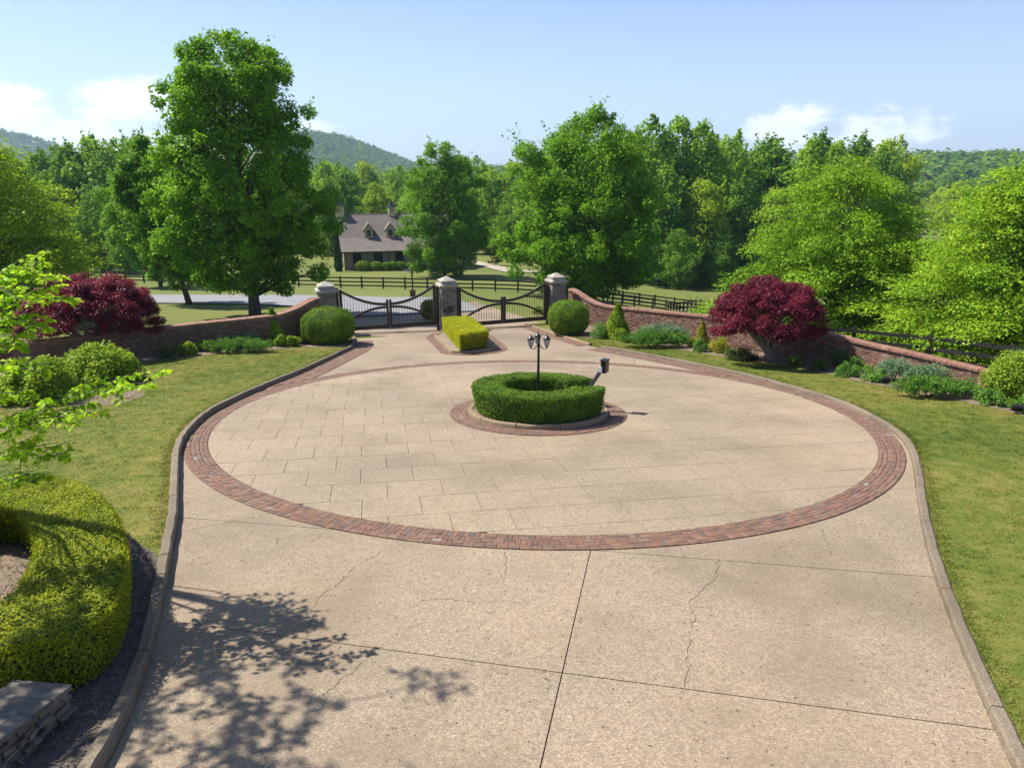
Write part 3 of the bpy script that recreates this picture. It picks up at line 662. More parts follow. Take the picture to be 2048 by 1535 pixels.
def gate_leaf(label, hinge, meet, zb):
    """hinge, meet: xy ends of the leaf; zb bottom height"""
    e = empty('gate_leaf', (hinge[0], hinge[1], zb), label, 'gate', 'curved gate leaves')
    d = meet - hinge; d[2] = 0; Ln = np.linalg.norm(d); d = d / Ln; n_ = V3(d[1], -d[0], 0); ax = np.array([d, n_, V3(0, 0, 1)])
    def at_(s, z): return V3(hinge[0], hinge[1], zb) + d * s + V3(0, 0, z)
    def post(s, z0, z1, w):
        m = MB(); m.box(at_(s, (z0 + z1) / 2), (w, 0.055, (z1 - z0) / 2), ax)
        k = 8; vs = [at_(s + w * math.cos(math.pi * i / k), z1 + 0.0005 + w * 0.8 * math.sin(math.pi * i / k)) + n_ * o for o in (-0.055, 0.055) for i in range(k + 1)]
        m.add(vs, [tuple(range(k + 1)), tuple(range(k + 1, 2 * k + 2))[::-1]] + [(i, k + 1 + i, k + 2 + i, i + 1) for i in range(k)]); return m
    top = lambda t: 1.30 + 0.78 * (1 - t) ** 1.9; arch = lambda t: 0.34 + 0.80 * (1 - (1 - t) ** 2.1)
    post(0.075, 0.0, 2.14, 0.075).build('hinge_stile', M['gatewood'], e); post(Ln - 0.06, 0.0, 1.50, 0.06).build('meeting_stile', M['gatewood'], e)
    def rail(name, fn, hh, th, s0=0.15, s1=None):
        s1 = Ln - 0.12 if s1 is None else s1; k = 20; m = MB(); vs = []
        for i in range(k + 1):
            s = s0 + (s1 - s0) * i / k; z = fn((s - s0) / (s1 - s0))
            vs += [at_(s, z - hh) - n_ * th, at_(s, z + hh) - n_ * th, at_(s, z + hh) + n_ * th, at_(s, z - hh) + n_ * th]
        fs = [(4 * i + q, 4 * i + (q + 1) % 4, 4 * i + 4 + (q + 1) % 4, 4 * i + 4 + q) for i in range(k) for q in range(4)] + [(0, 1, 2, 3), (4 * k + 3, 4 * k + 2, 4 * k + 1, 4 * k)]
        m.add(vs, fs); m.build(name, M['gatewood'], e)
    rail('top_rail', top, 0.07, 0.045); rail('arch_rail', arch, 0.062, 0.043)
    m = MB(); m.box(at_(Ln / 2 + 0.015, 0.11), ((Ln - 0.27) / 2, 0.045, 0.11), ax); m.build('bottom_rail', M['gatewood'], e)
    np_ = 15
    for i in range(np_):
        s = 0.15 + (Ln - 0.27) * (i + 0.7) / (np_ + 0.4); t = (s - 0.15) / (Ln - 0.27)
        m = MB(); m.tube([at_(s, 0.2), at_(s, top(t))], 0.0125, 6); m.build('picket', M['gatewood'], e)
def gate_post(label, p, z0, H):
    e = empty('gate_post', (p[0], p[1], z0), label, 'post', 'dark posts beside the pillars'); m = MB(); m.box(V3(p[0], p[1], z0 + H / 2), (0.07, 0.07, H / 2), AX); m.build('post', M['black'], e)
    m = MB(); m.lathe(V3(p[0], p[1], z0 + H), [(0.085, 0.0), (0.085, 0.02), (0.02, 0.05)], 4, math.atan2(GDIR[1], GDIR[0]) + math.pi / 4, False); m.build('post_cap', M['black'], e)
    for zz in (0.45, 1.75):
        m = MB(); m.lathe(V3(p[0], p[1], z0 + zz) - GN * -0.08, [(0.03, 0), (0.03, 0.12)], 8); m.build('hinge', M['black'], e)
def gates(ca_, cb_, tag_, k):
    d = cb_ - ca_; d[2] = 0; L0 = np.linalg.norm(d); d /= L0
    a = ca_ + d * (SHW + 0.22); b = cb_ - d * (SHW + 0.22); mid = (a + b) / 2; zb = max(zplane(a[0], a[1]), zplane(b[0], b[1])) + 0.07
    gate_leaf(f'left leaf of the {tag_} dark brown double gate', a, mid - d * 0.02, zb); gate_leaf(f'right leaf of the {tag_} dark brown double gate', b, mid + d * 0.02, zb)
    for q, s, w in ((ca_, 1, 'right' if k else 'right'), (cb_, -1, 'left')):
        p = q + d * s * (SHW + 0.125); nm = ('left', 'middle', 'right')[k + (0 if s > 0 else 1)]
        gate_post(f'dark metal hinge post on the {w} side of the {nm} stone pillar', p, zplane(p[0], p[1]) - 0.03, 2.35)
gates(c1.copy(), c2.copy(), 'left-hand', 0); gates(c2.copy(), c3.copy(), 'right-hand', 1)

def brick_wall(label, path, tops, seed):
    r = rnd(seed); path = resample(path, 0.21); n = len(path); txs = [t[0] for t in tops]; tys = [t[1] for t in tops]
    if txs[0] > txs[-1]: txs, tys = txs[::-1], tys[::-1]
    e = empty('brick_wall', (*path[0][:2], zplane(*path[0][:2])), label, 'wall', 'curved brick walls')
    hts = []
    for p in path:
        x = pxof(p)[0]; hts.append(zat(p, float(np.interp(x, txs, tys))) - p[2])
    hts = np.clip(np.convolve(np.pad(hts, 2, 'edge'), np.ones(5) / 5, 'valid'), 0.45, 2.3) - 0.10
    t = unit(np.gradient(path, axis=0)); t[:, 2] = 0; t = unit(t); nr = np.cross(np.tile([0, 0, 1.0], (n, 1)), t)
    m = MB(); vs = []
    for i in range(n):
        b = path[i] - V3(0, 0, 0.06)
        vs += [b - nr[i] * 0.135, b + V3(0, 0, hts[i] + 0.06) - nr[i] * 0.135, b + V3(0, 0, hts[i] + 0.06) + nr[i] * 0.135, b + nr[i] * 0.135]
    m.add(vs, [(4 * i + q, 4 * i + 4 + q, 4 * i + 4 + (q + 1) % 4, 4 * i + (q + 1) % 4) for i in range(n - 1) for q in range(4)] + [(0, 1, 2, 3), (4 * n - 1, 4 * n - 2, 4 * n - 3, 4 * n - 4)])
    m.build('mortar_body', M['mortar'], e)
    pcs = []; ch = 0.078; k = 0
    while k * ch < hts.max():
        o = 0.5 * (k % 2)
        for i in range(n - 1):
            f = o + r.normal(0, 0.05); f = min(max(f, 0), 1); z = (k + 0.5) * ch
            if z + ch / 2 > min(hts[i], hts[i + 1]): continue
            a = path[i] * (1 - f) + path[i + 1] * f if i < n - 1 else path[i]
            tt = unit(path[i + 1] - path[i]); n2 = unit(np.cross(V3(0, 0, 1), tt)); up = np.cross(tt, n2)
            pcs.append((a + V3(0, 0, z), np.array([tt, up * -1, n2 * -1]) if False else np.array([tt, n2, up]), (0.098 + r.normal(0, 0.004), 0.15 + r.normal(0, 0.005), ch / 2 - 0.006 + r.normal(0, 0.002))))
        k += 1
    hid = lambda c: not (0 < pxof(c)[0] < 2048)
    place_pieces(e, 'brick', 'brickwork_remainder', pcs, M['wall_brick'], 300, seed + 1, hid)
    # rowlock cap
    d = np.r_[0, np.cumsum(np.linalg.norm(np.diff(np.c_[path[:, :2], path[:, 2] + hts], axis=0), axis=1))]
    nb = int(d[-1] / 0.098); caps = []; P = np.c_[path[:, :2], path[:, 2] + hts]
    for i in range(nb):
        s = (i + 0.5) * 0.098; p = V3(*[np.interp(s, d, P[:, q]) for q in range(3)]); q = V3(*[np.interp(s + 0.05, d, P[:, q_]) for q_ in range(3)])
        tt = unit(q - p); n2 = unit(np.cross(V3(0, 0, 1), tt)); up = np.cross(tt, n2)
        caps.append((p + up * 0.05, np.array([tt, n2, up]), (0.044 + r.normal(0, 0.002), 0.215 + r.normal(0, 0.006), 0.048 + r.normal(0, 0.002))))
    place_pieces(e, 'cap_brick', 'cap_brick_remainder', caps, M['cap_brick'], 300, seed + 2, hid)
TL = [(650, 589), (640, 593), (618.6, 602.5), (596.6, 614.7), (574.6, 623.5), (560, 628), (490, 636), (418.7, 643), (354, 650), (310, 654.5), (161, 672), (28, 687), (-150, 705), (-400, 730)]
TR = [(1135, 573), (1150, 580), (1164, 589), (1181, 600), (1199, 607.6), (1223, 612), (1272, 616), (1321, 621), (1370, 626), (1416, 630), (1540, 648), (1645, 663), (1694, 676), (1743, 688), (1792, 698), (1841, 709), (1890, 721), (1938, 732), (1982, 742), (2100, 770)]
brick_wall('curved brick wall sweeping down from the left pillar behind the left maple', WL, TL, 90)
brick_wall('curved brick wall sweeping down from the right pillar past the right maple', WR, TR, 95)

# ------------------------------------------------------------------ fences, sign, lamp, keypad
UBOX = [(x, y, z) for z in (-1, 1) for y in (-1, 1) for x in (-1, 1)]
ub = bpy.data.meshes.new('post'); ub.from_pydata(UBOX, [], [(0, 2, 3, 1), (4, 5, 7, 6), (0, 1, 5, 4), (2, 6, 7, 3), (0, 4, 6, 2), (1, 3, 7, 5)]); ub.materials.append(M['fence'])
def ubox(name, parent, c, ax, h):
    o = bpy.data.objects.new(name, ub); COL.objects.link(o); o.parent = parent; org = np.array(parent.location); Mx = Matrix.Identity(4)
    for i in range(3):
        for j in range(3): Mx[j][i] = ax[i][j] * h[i]
        Mx[i][3] = c[i] - org[i]
    o.matrix_local = Mx
def fence(label, pts, seed, H=1.28, nr=3, sp=2.4):
    r = rnd(seed); p = np.array([q[:2] for q in pts]); d = np.r_[0, np.cumsum(np.linalg.norm(np.diff(p, axis=0), axis=1))]; n = max(2, int(round(d[-1] / sp)) + 1); s = np.linspace(0, d[-1], n)
    p = np.stack([np.interp(s, d, p[:, k]) for k in range(2)], 1); z = zterr(p[:, 0], p[:, 1]) - 0.06; P = np.c_[p, z]
    e = empty('rail_fence', P[0], label, 'fence', 'black rail fences')
    for i in range(n):
        t = unit(P[min(i + 1, n - 1)] - P[max(i - 1, 0)]); t[2] = 0; t = unit(t); nn = np.cross(V3(0, 0, 1), t); up = unit(V3(*r.normal(0, 0.012, 2), 1)); hh = H + r.normal(0, 0.015)
        ubox('post', e, P[i] + up * hh / 2, np.array([t, nn, up]), (0.07, 0.06, hh / 2))
        if i < n - 1:
            q = P[i + 1] - P[i]; ln = np.linalg.norm(q); tt = q / ln; n2 = unit(np.cross(V3(0, 0, 1), tt)); u2 = np.cross(tt, n2)
            for k in range(nr):
                ubox('rail', e, (P[i] + P[i + 1]) / 2 - n2 * 0.082 + V3(0, 0, H - 0.16 - k * 0.40 + r.normal(0, 0.008)), np.array([tt, n2, u2]), (ln / 2 - 0.003, 0.02, 0.072))
def fpx(L_): return [ground(*q) for q in L_]
fence('long black three-rail fence crossing behind the gates', fpx([(215, 563), (288, 565), (470, 570), (662, 574.5), (793, 577), (925, 580), (1014, 582.5), (1060, 585), (1130, 591)]), 101)
fence('black three-rail fence between the big maple and the right purple maple', fpx([(1150, 592), (1240, 603), (1320, 612), (1400, 621), (1470, 628)]), 102)
fence('black fence with leaning rails just behind the right brick wall top', fpx([(1185, 604), (1255, 610), (1330, 620), (1400, 630)]), 103, 1.2)
fence('far black fence at the edge of the woods', fpx([(1215, 565), (1290, 567), (1360, 566.5), (1440, 564.5), (1520, 562), (1640, 566)]), 104, 1.25)
NF = [V3(*at(1560, 700)[:2], 0), V3(*at(1650, 708)[:2], 0), V3(*at(1787, 722)[:2], 0), V3(*at(1985, 752)[:2], 0), V3(*at(2200, 790)[:2], 0)]
fence('near black fence showing above the right end of the brick wall', NF, 105, 1.35, 3, 3.0)
fence('black fence in the pasture behind the right hand elms', fpx([(1610, 592), (1730, 604), (1850, 622), (2010, 648), (2150, 668)]), 106)

# sign post beside the lane
sp_ = ground(826, 594); e = empty('sign_post', sp_, 'dark sign post with a grey hanging board and wooden base box', 'sign'); zt = zat(sp_, 535) - sp_[2]
m = MB(); m.box(sp_ + V3(0, 0, 0.3), (0.22, 0.22, 0.32)); m.box(sp_ + V3(0, 0, 0.635), (0.25, 0.25, 0.02)); m.build('base_box', plain('weathered wood', (0.10, 0.055, 0.03), 0.8), e)
m = MB(); m.box(sp_ + V3(0, 0, (zt + 0.65) / 2), (0.06, 0.06, (zt - 0.65) / 2)); m.build('post', M['black'], e)
m = MB(); m.box(sp_ + V3(-0.4, 0, zt - 0.12), (0.36, 0.03, 0.025)); m.tube([sp_ + V3(-0.05, 0, zt - 0.6), sp_ + V3(-0.42, 0, zt - 0.15)], 0.02, 6); m.build('bracket', M['black'], e)
m = MB(); m.box(sp_ + V3(-0.45, 0, zt - 0.26), (0.30, 0.015, 0.09)); m.build('board', plain('grey sign board', (0.30, 0.30, 0.30), 0.6), e)

# island lamp post with three lanterns
lb = luv(0.0, 0.05, 0.10); lz = zat(lb, 661) - lb[2]; e = empty('lamp_post', lb, 'black lamp post with three lanterns rising from the round hedge', 'lamp post')
m = MB(); m.lathe(lb, [(0.13, 0), (0.13, 0.03), (0.07, 0.09), (0.05, 0.25), (0.037, 0.3), (0.033, lz - 0.42), (0.045, lz - 0.40), (0.045, lz - 0.36), (0.03, lz - 0.34), (0.03, lz - 0.22), (0.012, lz - 0.18), (0.02, lz - 0.15), (0.004, lz - 0.1)], 14); m.build('pole', M['black'], e)
gl, tg = new_mat('lantern glass'); tg.p.inputs['Base Color'].default_value = (0.75, 0.78, 0.78, 1); tg.p.inputs['Roughness'].default_value = 0.15; tg.p.inputs['Transmission Weight'].default_value = 0.6; tg.p.inputs['IOR'].default_value = 1.1
for an, hz in ((-25, 0.0), (205, 0.0), (95, 0.0)):
    a = math.radians(an); dr = V3(math.cos(a), math.sin(a), 0); c = lb + dr * 0.24 + V3(0, 0, lz - 0.42)
    m = MB(); b0 = lb + V3(0, 0, lz - 0.40); m.tube([b0 + dr * 0.03, b0 + dr * 0.08 + V3(0, 0, -0.07), b0 + dr * 0.16 + V3(0, 0, -0.10), b0 + dr * 0.225 + V3(0, 0, -0.07), b0 + dr * 0.24 + V3(0, 0, -0.01)], 0.012, 6)
    m.tube([b0 + dr * 0.09 + V3(0, 0, 0.0), b0 + dr * 0.12 + V3(0, 0, -0.05), b0 + dr * 0.08 + V3(0, 0, -0.07)], 0.007, 6); arm = m.build('arm', M['black'], e)
    org = np.array(lb); ln = MB(); ln.lathe(c, [(0.012, -0.05), (0.03, -0.03), (0.02, -0.01), (0.05, 0.01), (0.055, 0.025)], 8); lant = ln.build('lantern', M['black'], e, org=org)
    def sub(mb, nm, mt):
        o = mb.build(nm, mt, None, org=org); o.parent = lant; o.location = (0, 0, 0)
    g = MB(); g.lathe(c, [(0.046, 0.026), (0.078, 0.20)], 8, smooth=False); sub(g, 'glass', gl)
    b = MB()
    for q in range(8):
        aq = 2 * math.pi * q / 8; b.tube([c + V3(0.05 * math.cos(aq), 0.05 * math.sin(aq), 0.026), c + V3(0.083 * math.cos(aq), 0.083 * math.sin(aq), 0.20)], 0.005, 4)
    sub(b, 'glazing_bars', M['black'])
    h = MB(); h.lathe(c, [(0.10, 0.198), (0.105, 0.21), (0.085, 0.24), (0.055, 0.275), (0.03, 0.295), (0.012, 0.305), (0.016, 0.325), (0.003, 0.36)], 12); sub(h, 'hood', M['black'])
    k = MB(); k.lathe(c, [(0.012, 0.03), (0.012, 0.09), (0.02, 0.12), (0.003, 0.15)], 8); sub(k, 'bulb', plain('lamp bulb', (0.8, 0.78, 0.7), 0.3))

# keypad on a leaning arm at the gap in the hedge
kb = luv(1.38, 0.28, 0.10); e = empty('entry_keypad', kb, 'black gate keypad on a leaning arm at the gap of the round hedge', 'keypad')
kt = kb + V3(0.42, -0.02, 0); kt[2] = zat(kt, 736)
m = MB(); m.tube([kb, kb + V3(0, 0, 0.42), kb + V3(0.06, 0, 0.56), kt], [0.055, 0.055, 0.055, 0.055], 4, flat=True); m.build('arm', M['black'], e)
m = MB(); m.box(kb + V3(0, 0, 0.015), (0.13, 0.13, 0.015)); m.build('base_plate', M['black'], e)
q = math.radians(-28); kax = np.array([V3(math.cos(q), math.sin(q), 0), V3(-math.sin(q), math.cos(q), 0), V3(0, 0, 1)])
m = MB(); m.box(kt + V3(0.06, 0, 0.06), (0.075, 0.13, 0.175), kax); m.box(kt + V3(0.055, 0, 0.24), (0.10, 0.145, 0.012), kax); m.build('housing', M['black'], e)
m = MB(); m.box(kt + V3(0.06, 0, 0.06) - kax[0] * 0.078, (0.006, 0.10, 0.13), kax); m.build('key_panel', plain('dark grey panel', (0.06, 0.06, 0.065), 0.4), e)
m = MB(); m.box(kt + V3(-0.06, -0.07, -0.02), (0.045, 0.035, 0.075), kax); m.build('call_button_box', plain('pale grey plastic', (0.55, 0.56, 0.57), 0.5), e)

def floodlight(label, px, py, an):
    b = at(px, py, 0.09); e = empty('floodlight', b, label, 'floodlight', 'garden floodlights'); q = math.radians(an)
    f = unit(V3(math.sin(q), math.cos(q), 0.7)); rt = unit(np.cross(f, V3(0, 0, 1))); ax = np.array([rt, f, np.cross(rt, f)]); c = b + V3(0, 0, 0.16)
    m = MB(); m.tube([b - V3(0, 0, 0.05), b + V3(0, 0, 0.1)], 0.018, 6); m.build('stake', M['black'], e)
    m = MB(); m.box(c, (0.13, 0.045, 0.095), ax)
    for k in range(5): m.box(c - f * 0.055 + rt * (k - 2) * 0.045, (0.006, 0.02, 0.08), ax)
    m.build('housing', M['black'], e)
    m = MB(); m.box(c + f * 0.047, (0.115, 0.004, 0.08), ax); m.build('lens', plain('flood lens', (0.25, 0.27, 0.3), 0.15), e)
floodlight('small black floodlight before the blue junipers in the right bed', 1771, 768, 10)
floodlight('small black floodlight at the far right edge of the right bed', 2032, 826, 20)
floodlight('small dark floodlight at the foot of the right purple maple', 1508, 722, 10)

# ------------------------------------------------------------------ barn
AL = math.radians(14); bx = V3(math.cos(AL), math.sin(AL), 0); bn = V3(-math.sin(AL), math.cos(AL), 0)      # along the ridge, into the depth
B0 = ground(690, 541); B0[2] -= 0.1; pm = fwd(B0) / F                                                      # metres per pixel there
bw = empty('barn', B0, 'brown roofed barn with two dormers and two cupolas behind the fence', 'barn'); BL = 17.0
def B(a, d, z): return B0 + bx * a + bn * d + V3(0, 0, z)
def bb(m, a0, a1, d0, d1, z0, z1): m.box(B((a0 + a1) / 2, (d0 + d1) / 2, (z0 + z1) / 2), ((a1 - a0) / 2, (d1 - d0) / 2, (z1 - z0) / 2), np.array([bx, bn, V3(0, 0, 1)]))
zE = 38 * pm; zC = zE + 1.7; zR = zC + 3.2; dC, dR = 4.0, 8.4; BD = 16.8
M['barnwall'] = plain('barn board wall', (0.178, 0.143, 0.105), 0.85, var=0.3, nscale=3, bmp=0.3); M['barndoor'] = plain('stall door boards', (0.252, 0.200, 0.147), 0.8, var=0.25, nscale=4)
M['barnstone'] = M['fieldstone']; M['cupolatan'] = plain('cupola paint', (0.52, 0.41, 0.24), 0.7, var=0.12); M['barntan'] = plain('tan trim', (0.36, 0.29, 0.185), 0.7, var=0.12); M['slate'] = plain('dark cupola metal', (0.05, 0.055, 0.065), 0.35, 0.4, var=0.2)
mr, tr_ = new_mat('brown roof shingles'); wv = tr_.a('ShaderNodeTexBrick'); wv.inputs['Scale'].default_value = 1.0; wv.inputs['Brick Width'].default_value = 0.33; wv.inputs['Row Height'].default_value = 0.14; wv.inputs['Mortar Size'].default_value = 0.008
cb = tr_.a('ShaderNodeCombineXYZ'); sx_ = tr_.a('ShaderNodeSeparateXYZ'); tr_.link(tr_.pos, sx_.inputs[0]); tr_.link(sx_.outputs[0], cb.inputs[0]); tr_.link(sx_.outputs[2], cb.inputs[1]); tr_.link(cb.outputs[0], wv.inputs['Vector'])
wv.inputs['Color1'].default_value = (0.120, 0.100, 0.086, 1); wv.inputs['Color2'].default_value = (0.155, 0.130, 0.112, 1); wv.inputs['Mortar'].default_value = (0.07, 0.058, 0.05, 1)
tr_.link(tr_.mix(1.0, wv.outputs[0], tr_.ramp(tr_.noise(tr_.pos, 0.7, 5), [(0.3, (0.85, 0.85, 0.85)), (0.7, (1.12, 1.1, 1.08))]), 'MULTIPLY'), tr_.p.inputs['Base Color']); tr_.p.inputs['Roughness'].default_value = 0.9; M['roof'] = mr
# front wall with real openings
zo0, zo1 = 0.85, 2.55; op = [1.3, 4.45, 7.6, 10.75, 13.9]; ow = 1.25
m = MB(); bb(m, 0, BL, 0.7, 0.95, 0, zo0); bb(m, 0, BL, 0.7, 0.95, zo1, zE + 0.2)
xs = 0.0
for o_ in op: bb(m, xs, o_, 0.7, 0.95, zo0, zo1); xs = o_ + ow
bb(m, xs, BL, 0.7, 0.95, zo0, zo1)
bb(m, 0, 0.25, 0.95, BD - 0.9, 0, zE + 0.2); bb(m, BL - 0.25, BL, 0.95, BD - 0.9, 0, zE + 0.2); bb(m, 0.25, BL - 0.25, BD - 0.9, BD - 0.65, 0, zE + 0.2); bb(m, 0.25, BL - 0.25, 4.2, 4.3, 0, zC)
m.build('wall', M['barnwall'], bw)
for a in (0.02, BL - 0.27):   # stone gable ends
    m = MB(); prof = [(0.75, zE + 0.2001), (dC, zC - 0.12), (dR, zR - 0.15), (BD - dC, zC - 0.12), (BD - 0.75, zE + 0.2001)]
    vs = [B(a + o, d, z) for o in (0, 0.25) for d, z in prof]; k = len(prof)
    m.add(vs, [tuple(range(k)), tuple(range(k, 2 * k))[::-1]] + [(i, k + i, k + (i + 1) % k, (i + 1) % k) for i in range(k)]); m.build('gable_end', M['barnstone'], bw)
for o_ in op:
    f = MB(); bb(f, o_ - 0.1, o_, 0.64, 0.70, zo0 - 0.1, zo1 + 0.1); bb(f, o_ + ow, o_ + ow + 0.1, 0.64, 0.70, zo0 - 0.1, zo1 + 0.1); bb(f, o_, o_ + ow, 0.64, 0.70, zo1, zo1 + 0.1); bb(f, o_, o_ + ow, 0.62, 0.70, zo0 - 0.1, zo0); w_ = f.build('stall_window', M['barntan'] if False else M['barndoor'], bw)
    for s_ in (-1, 1):
        for k in range(3):
            a0 = (o_ - 0.84 + k * 0.24) if s_ < 0 else (o_ + ow + 0.12 + k * 0.24); d_ = MB(); bb(d_, a0, a0 + 0.235, 0.655, 0.699, 0.35, zo1 + 0.02); d_.build('shutter_board', M['barndoor'], bw)
# roof: two pitches front and back
prof = [(0.0, zE), (dC, zC), (dR, zR), (BD - dC, zC), (BD, zE)]; m = MB(); vs = []
for a in (-0.5, BL + 0.5):
    for th in (0, -0.16): vs += [B(a, d, z + th) for d, z in prof]
fs = [(i, i + 1, 11 + i, 10 + i) for i in range(4)] + [(5 + i, 15 + i, 16 + i, 6 + i) for i in range(4)] + [(0, 10, 15, 5), (4, 9, 19, 14)]
fs += [(i, 5 + i, 6 + i, i + 1) for i in range(4)] + [(10 + i, 11 + i, 16 + i, 15 + i) for i in range(4)]; m.add(vs, fs); roof = m.build('roof', M['roof'], bw)
m = MB(); m.tube([B(-0.5, dR, zR + 0.03), B(BL + 0.5, dR, zR + 0.03)], 0.07, 6); rg = m.build('ridge_cap', M['roof'], bw)
m = MB(); bb(m, -0.45, BL + 0.45, -0.1, -0.002, zE - 0.2, zE - 0.06); m.build('gutter', plain('dark gutter', (0.05, 0.035, 0.028), 0.5), bw)
def part_sub(mb, nm, mt, par):
    o = mb.build(nm, mt, None, org=np.array(bw.location)); o.parent = par; o.location = (0, 0, 0); return o
gls = plain('dark window glass', (0.03, 0.034, 0.04), 0.08, var=0.1)
for px in (742.6, 783.7):
    a = (px - 693) * pm / math.cos(AL) * 1.045; dw = 0.66; dF = dC - 0.1; z0 = zC - 0.05; zw = z0 + 1.35; zp = zw + 0.85
    def dp(x, d, z): return B(a + x, d, z)
    m = MB(); dB = dF + 3.4
    vs = [dp(x, d, z) for d in (dF, dB) for x, z in ((-dw, z0 - 0.1), (dw, z0 - 0.1), (dw, zw), (0, zp - 0.1), (-dw, zw))]
    m.add(vs, [(0, 1, 2, 3, 4), (9, 8, 7, 6, 5)] + [(i, 5 + i, 5 + (i + 1) % 5, (i + 1) % 5) for i in range(5)]); dm = m.build('dormer', M['barntan'], bw)
    m = MB(); vs = []
    for d in (dF - 0.2, dB):
        for th in (0.0, -0.11): vs += [dp(-dw - 0.22, d, zw - 0.26 + th), dp(0, d, zp + th), dp(dw + 0.22, d, zw - 0.26 + th)]
    m.add(vs, [(0, 1, 7, 6), (1, 2, 8, 7), (3, 9, 10, 4), (4, 10, 11, 5), (0, 3, 4, 1), (1, 4, 5, 2), (6, 7, 10, 9), (7, 8, 11, 10), (0, 6, 9, 3), (2, 5, 11, 8)]); part_sub(m, 'dormer_roof', M['roof'], dm)
    m = MB()
    for x0, x1, za, zb_ in ((-0.46, -0.36, z0 + 0.12, z0 + 1.28), (0.36, 0.46, z0 + 0.12, z0 + 1.28), (-0.36, 0.36, z0 + 0.12, z0 + 0.22), (-0.36, 0.36, z0 + 1.18, z0 + 1.28)): bb(m, a + x0, a + x1, dF - 0.06, dF - 0.001, za, zb_)
    part_sub(m, 'window_frame', plain('cream trim', (0.45, 0.42, 0.34), 0.6), dm)
    m = MB(); bb(m, a - 0.36, a + 0.36, dF - 0.02, dF - 0.001, z0 + 0.22, z0 + 1.18); part_sub(m, 'window_pane', gls, dm)
def cupola(a, s):
    m = MB(); bb(m, a - 0.64 * s, a + 0.64 * s, dR - 0.64 * s, dR + 0.64 * s, zR - 0.45, zR + 1.25 * s); cu = m.build('cupola', M['cupolatan'], bw)
    c = B(a, dR, zR + 1.25 * s); m = MB(); m.lathe(c, [(1.06 * s, 0.0), (1.06 * s, 0.06), (0.80 * s, 0.28 * s), (0.52 * s, 0.62 * s), (0.26 * s, 1.05 * s), (0.03, 1.5 * s)], 4, AL + math.pi / 4, False); part_sub(m, 'cupola_roof', M['slate'], cu)
    m = MB(); m.tube([c + V3(0, 0, 1.45 * s), c + V3(0, 0, 1.95 * s)], 0.02, 5); part_sub(m, 'finial', M['slate'], cu)
    for sg in (-1, 1):
        m = MB()
        for k in range(5): bb(m, a - 0.34 * s, a + 0.34 * s, dR + sg * 0.64 * s - 0.025, dR + sg * 0.64 * s + 0.025, zR + (0.35 + k * 0.16) * s, zR + (0.43 + k * 0.16) * s)
        part_sub(m, 'louvre', M['barndoor'], cu)
cupola((676 - 693 + 16) * pm, 1.0); cupola((783 - 693 + 17) * pm, 0.80)

# ------------------------------------------------------------------ foliage helpers
def leaf_geo(P, N, T, Ls, asp=0.62, fold=0.18):
    """diamond leaves folded along the midrib. P base points, N face normals, T pointing directions, Ls lengths"""
    n = len(P); T = unit(T - N * np.sum(T * N, 1, keepdims=True)); Bt = np.cross(N, T); Ls = np.broadcast_to(np.asarray(Ls, float).reshape(-1, 1), (n, 1)); w = Ls * asp * 0.5
    v = np.empty((n, 4, 3)); v[:, 0] = P; v[:, 1] = P + T * Ls * 0.45 + Bt * w + N * w * fold * 2; v[:, 2] = P + T * Ls; v[:, 3] = P + T * Ls * 0.45 - Bt * w + N * w * fold * 2
    return v.reshape(-1, 3), np.arange(n * 4).reshape(n, 4)
def rdir(r, n): return unit(r.normal(size=(n, 3)))
def leaf_obj(name, P, N, T, Ls, mat, parent, asp=0.62, fold=0.18):
    V, Fq = leaf_geo(P, N, T, Ls, asp, fold); V = V - np.array(parent.location) if parent is not None else V
    return link(name, np_mesh(name, V, Fq), mat, parent)
def profile(kind, t):
    t = np.clip(t, 0, 1)
    if kind == 'oval': return np.sin(np.pi * np.clip(t, 0.02, 0.985) ** 0.62) ** 0.62
    if kind == 'round': return np.sin(np.pi * np.clip(t, 0.04, 0.97) ** 0.85) ** 0.55
    if kind == 'blunt': return np.sin(np.pi * np.clip(t, 0.03, 0.985) ** 0.80) ** 0.42
    if kind == 'elm': return np.clip(1.0 - t, 0.02, 1) ** 0.58 * np.minimum(1, 0.72 + t * 1.6)
    if kind == 'spread': return np.clip(np.sin(np.pi * np.clip(t * 0.86 + 0.16, 0, 0.99)) ** 0.6, 0.05, 1)
    if kind == 'tall': return np.sin(np.pi * np.clip(t, 0.03, 0.98) ** 0.75) ** 0.5
    if kind == 'cone': return np.clip(1.02 - t, 0, 1) ** 0.8
    return np.ones_like(t)
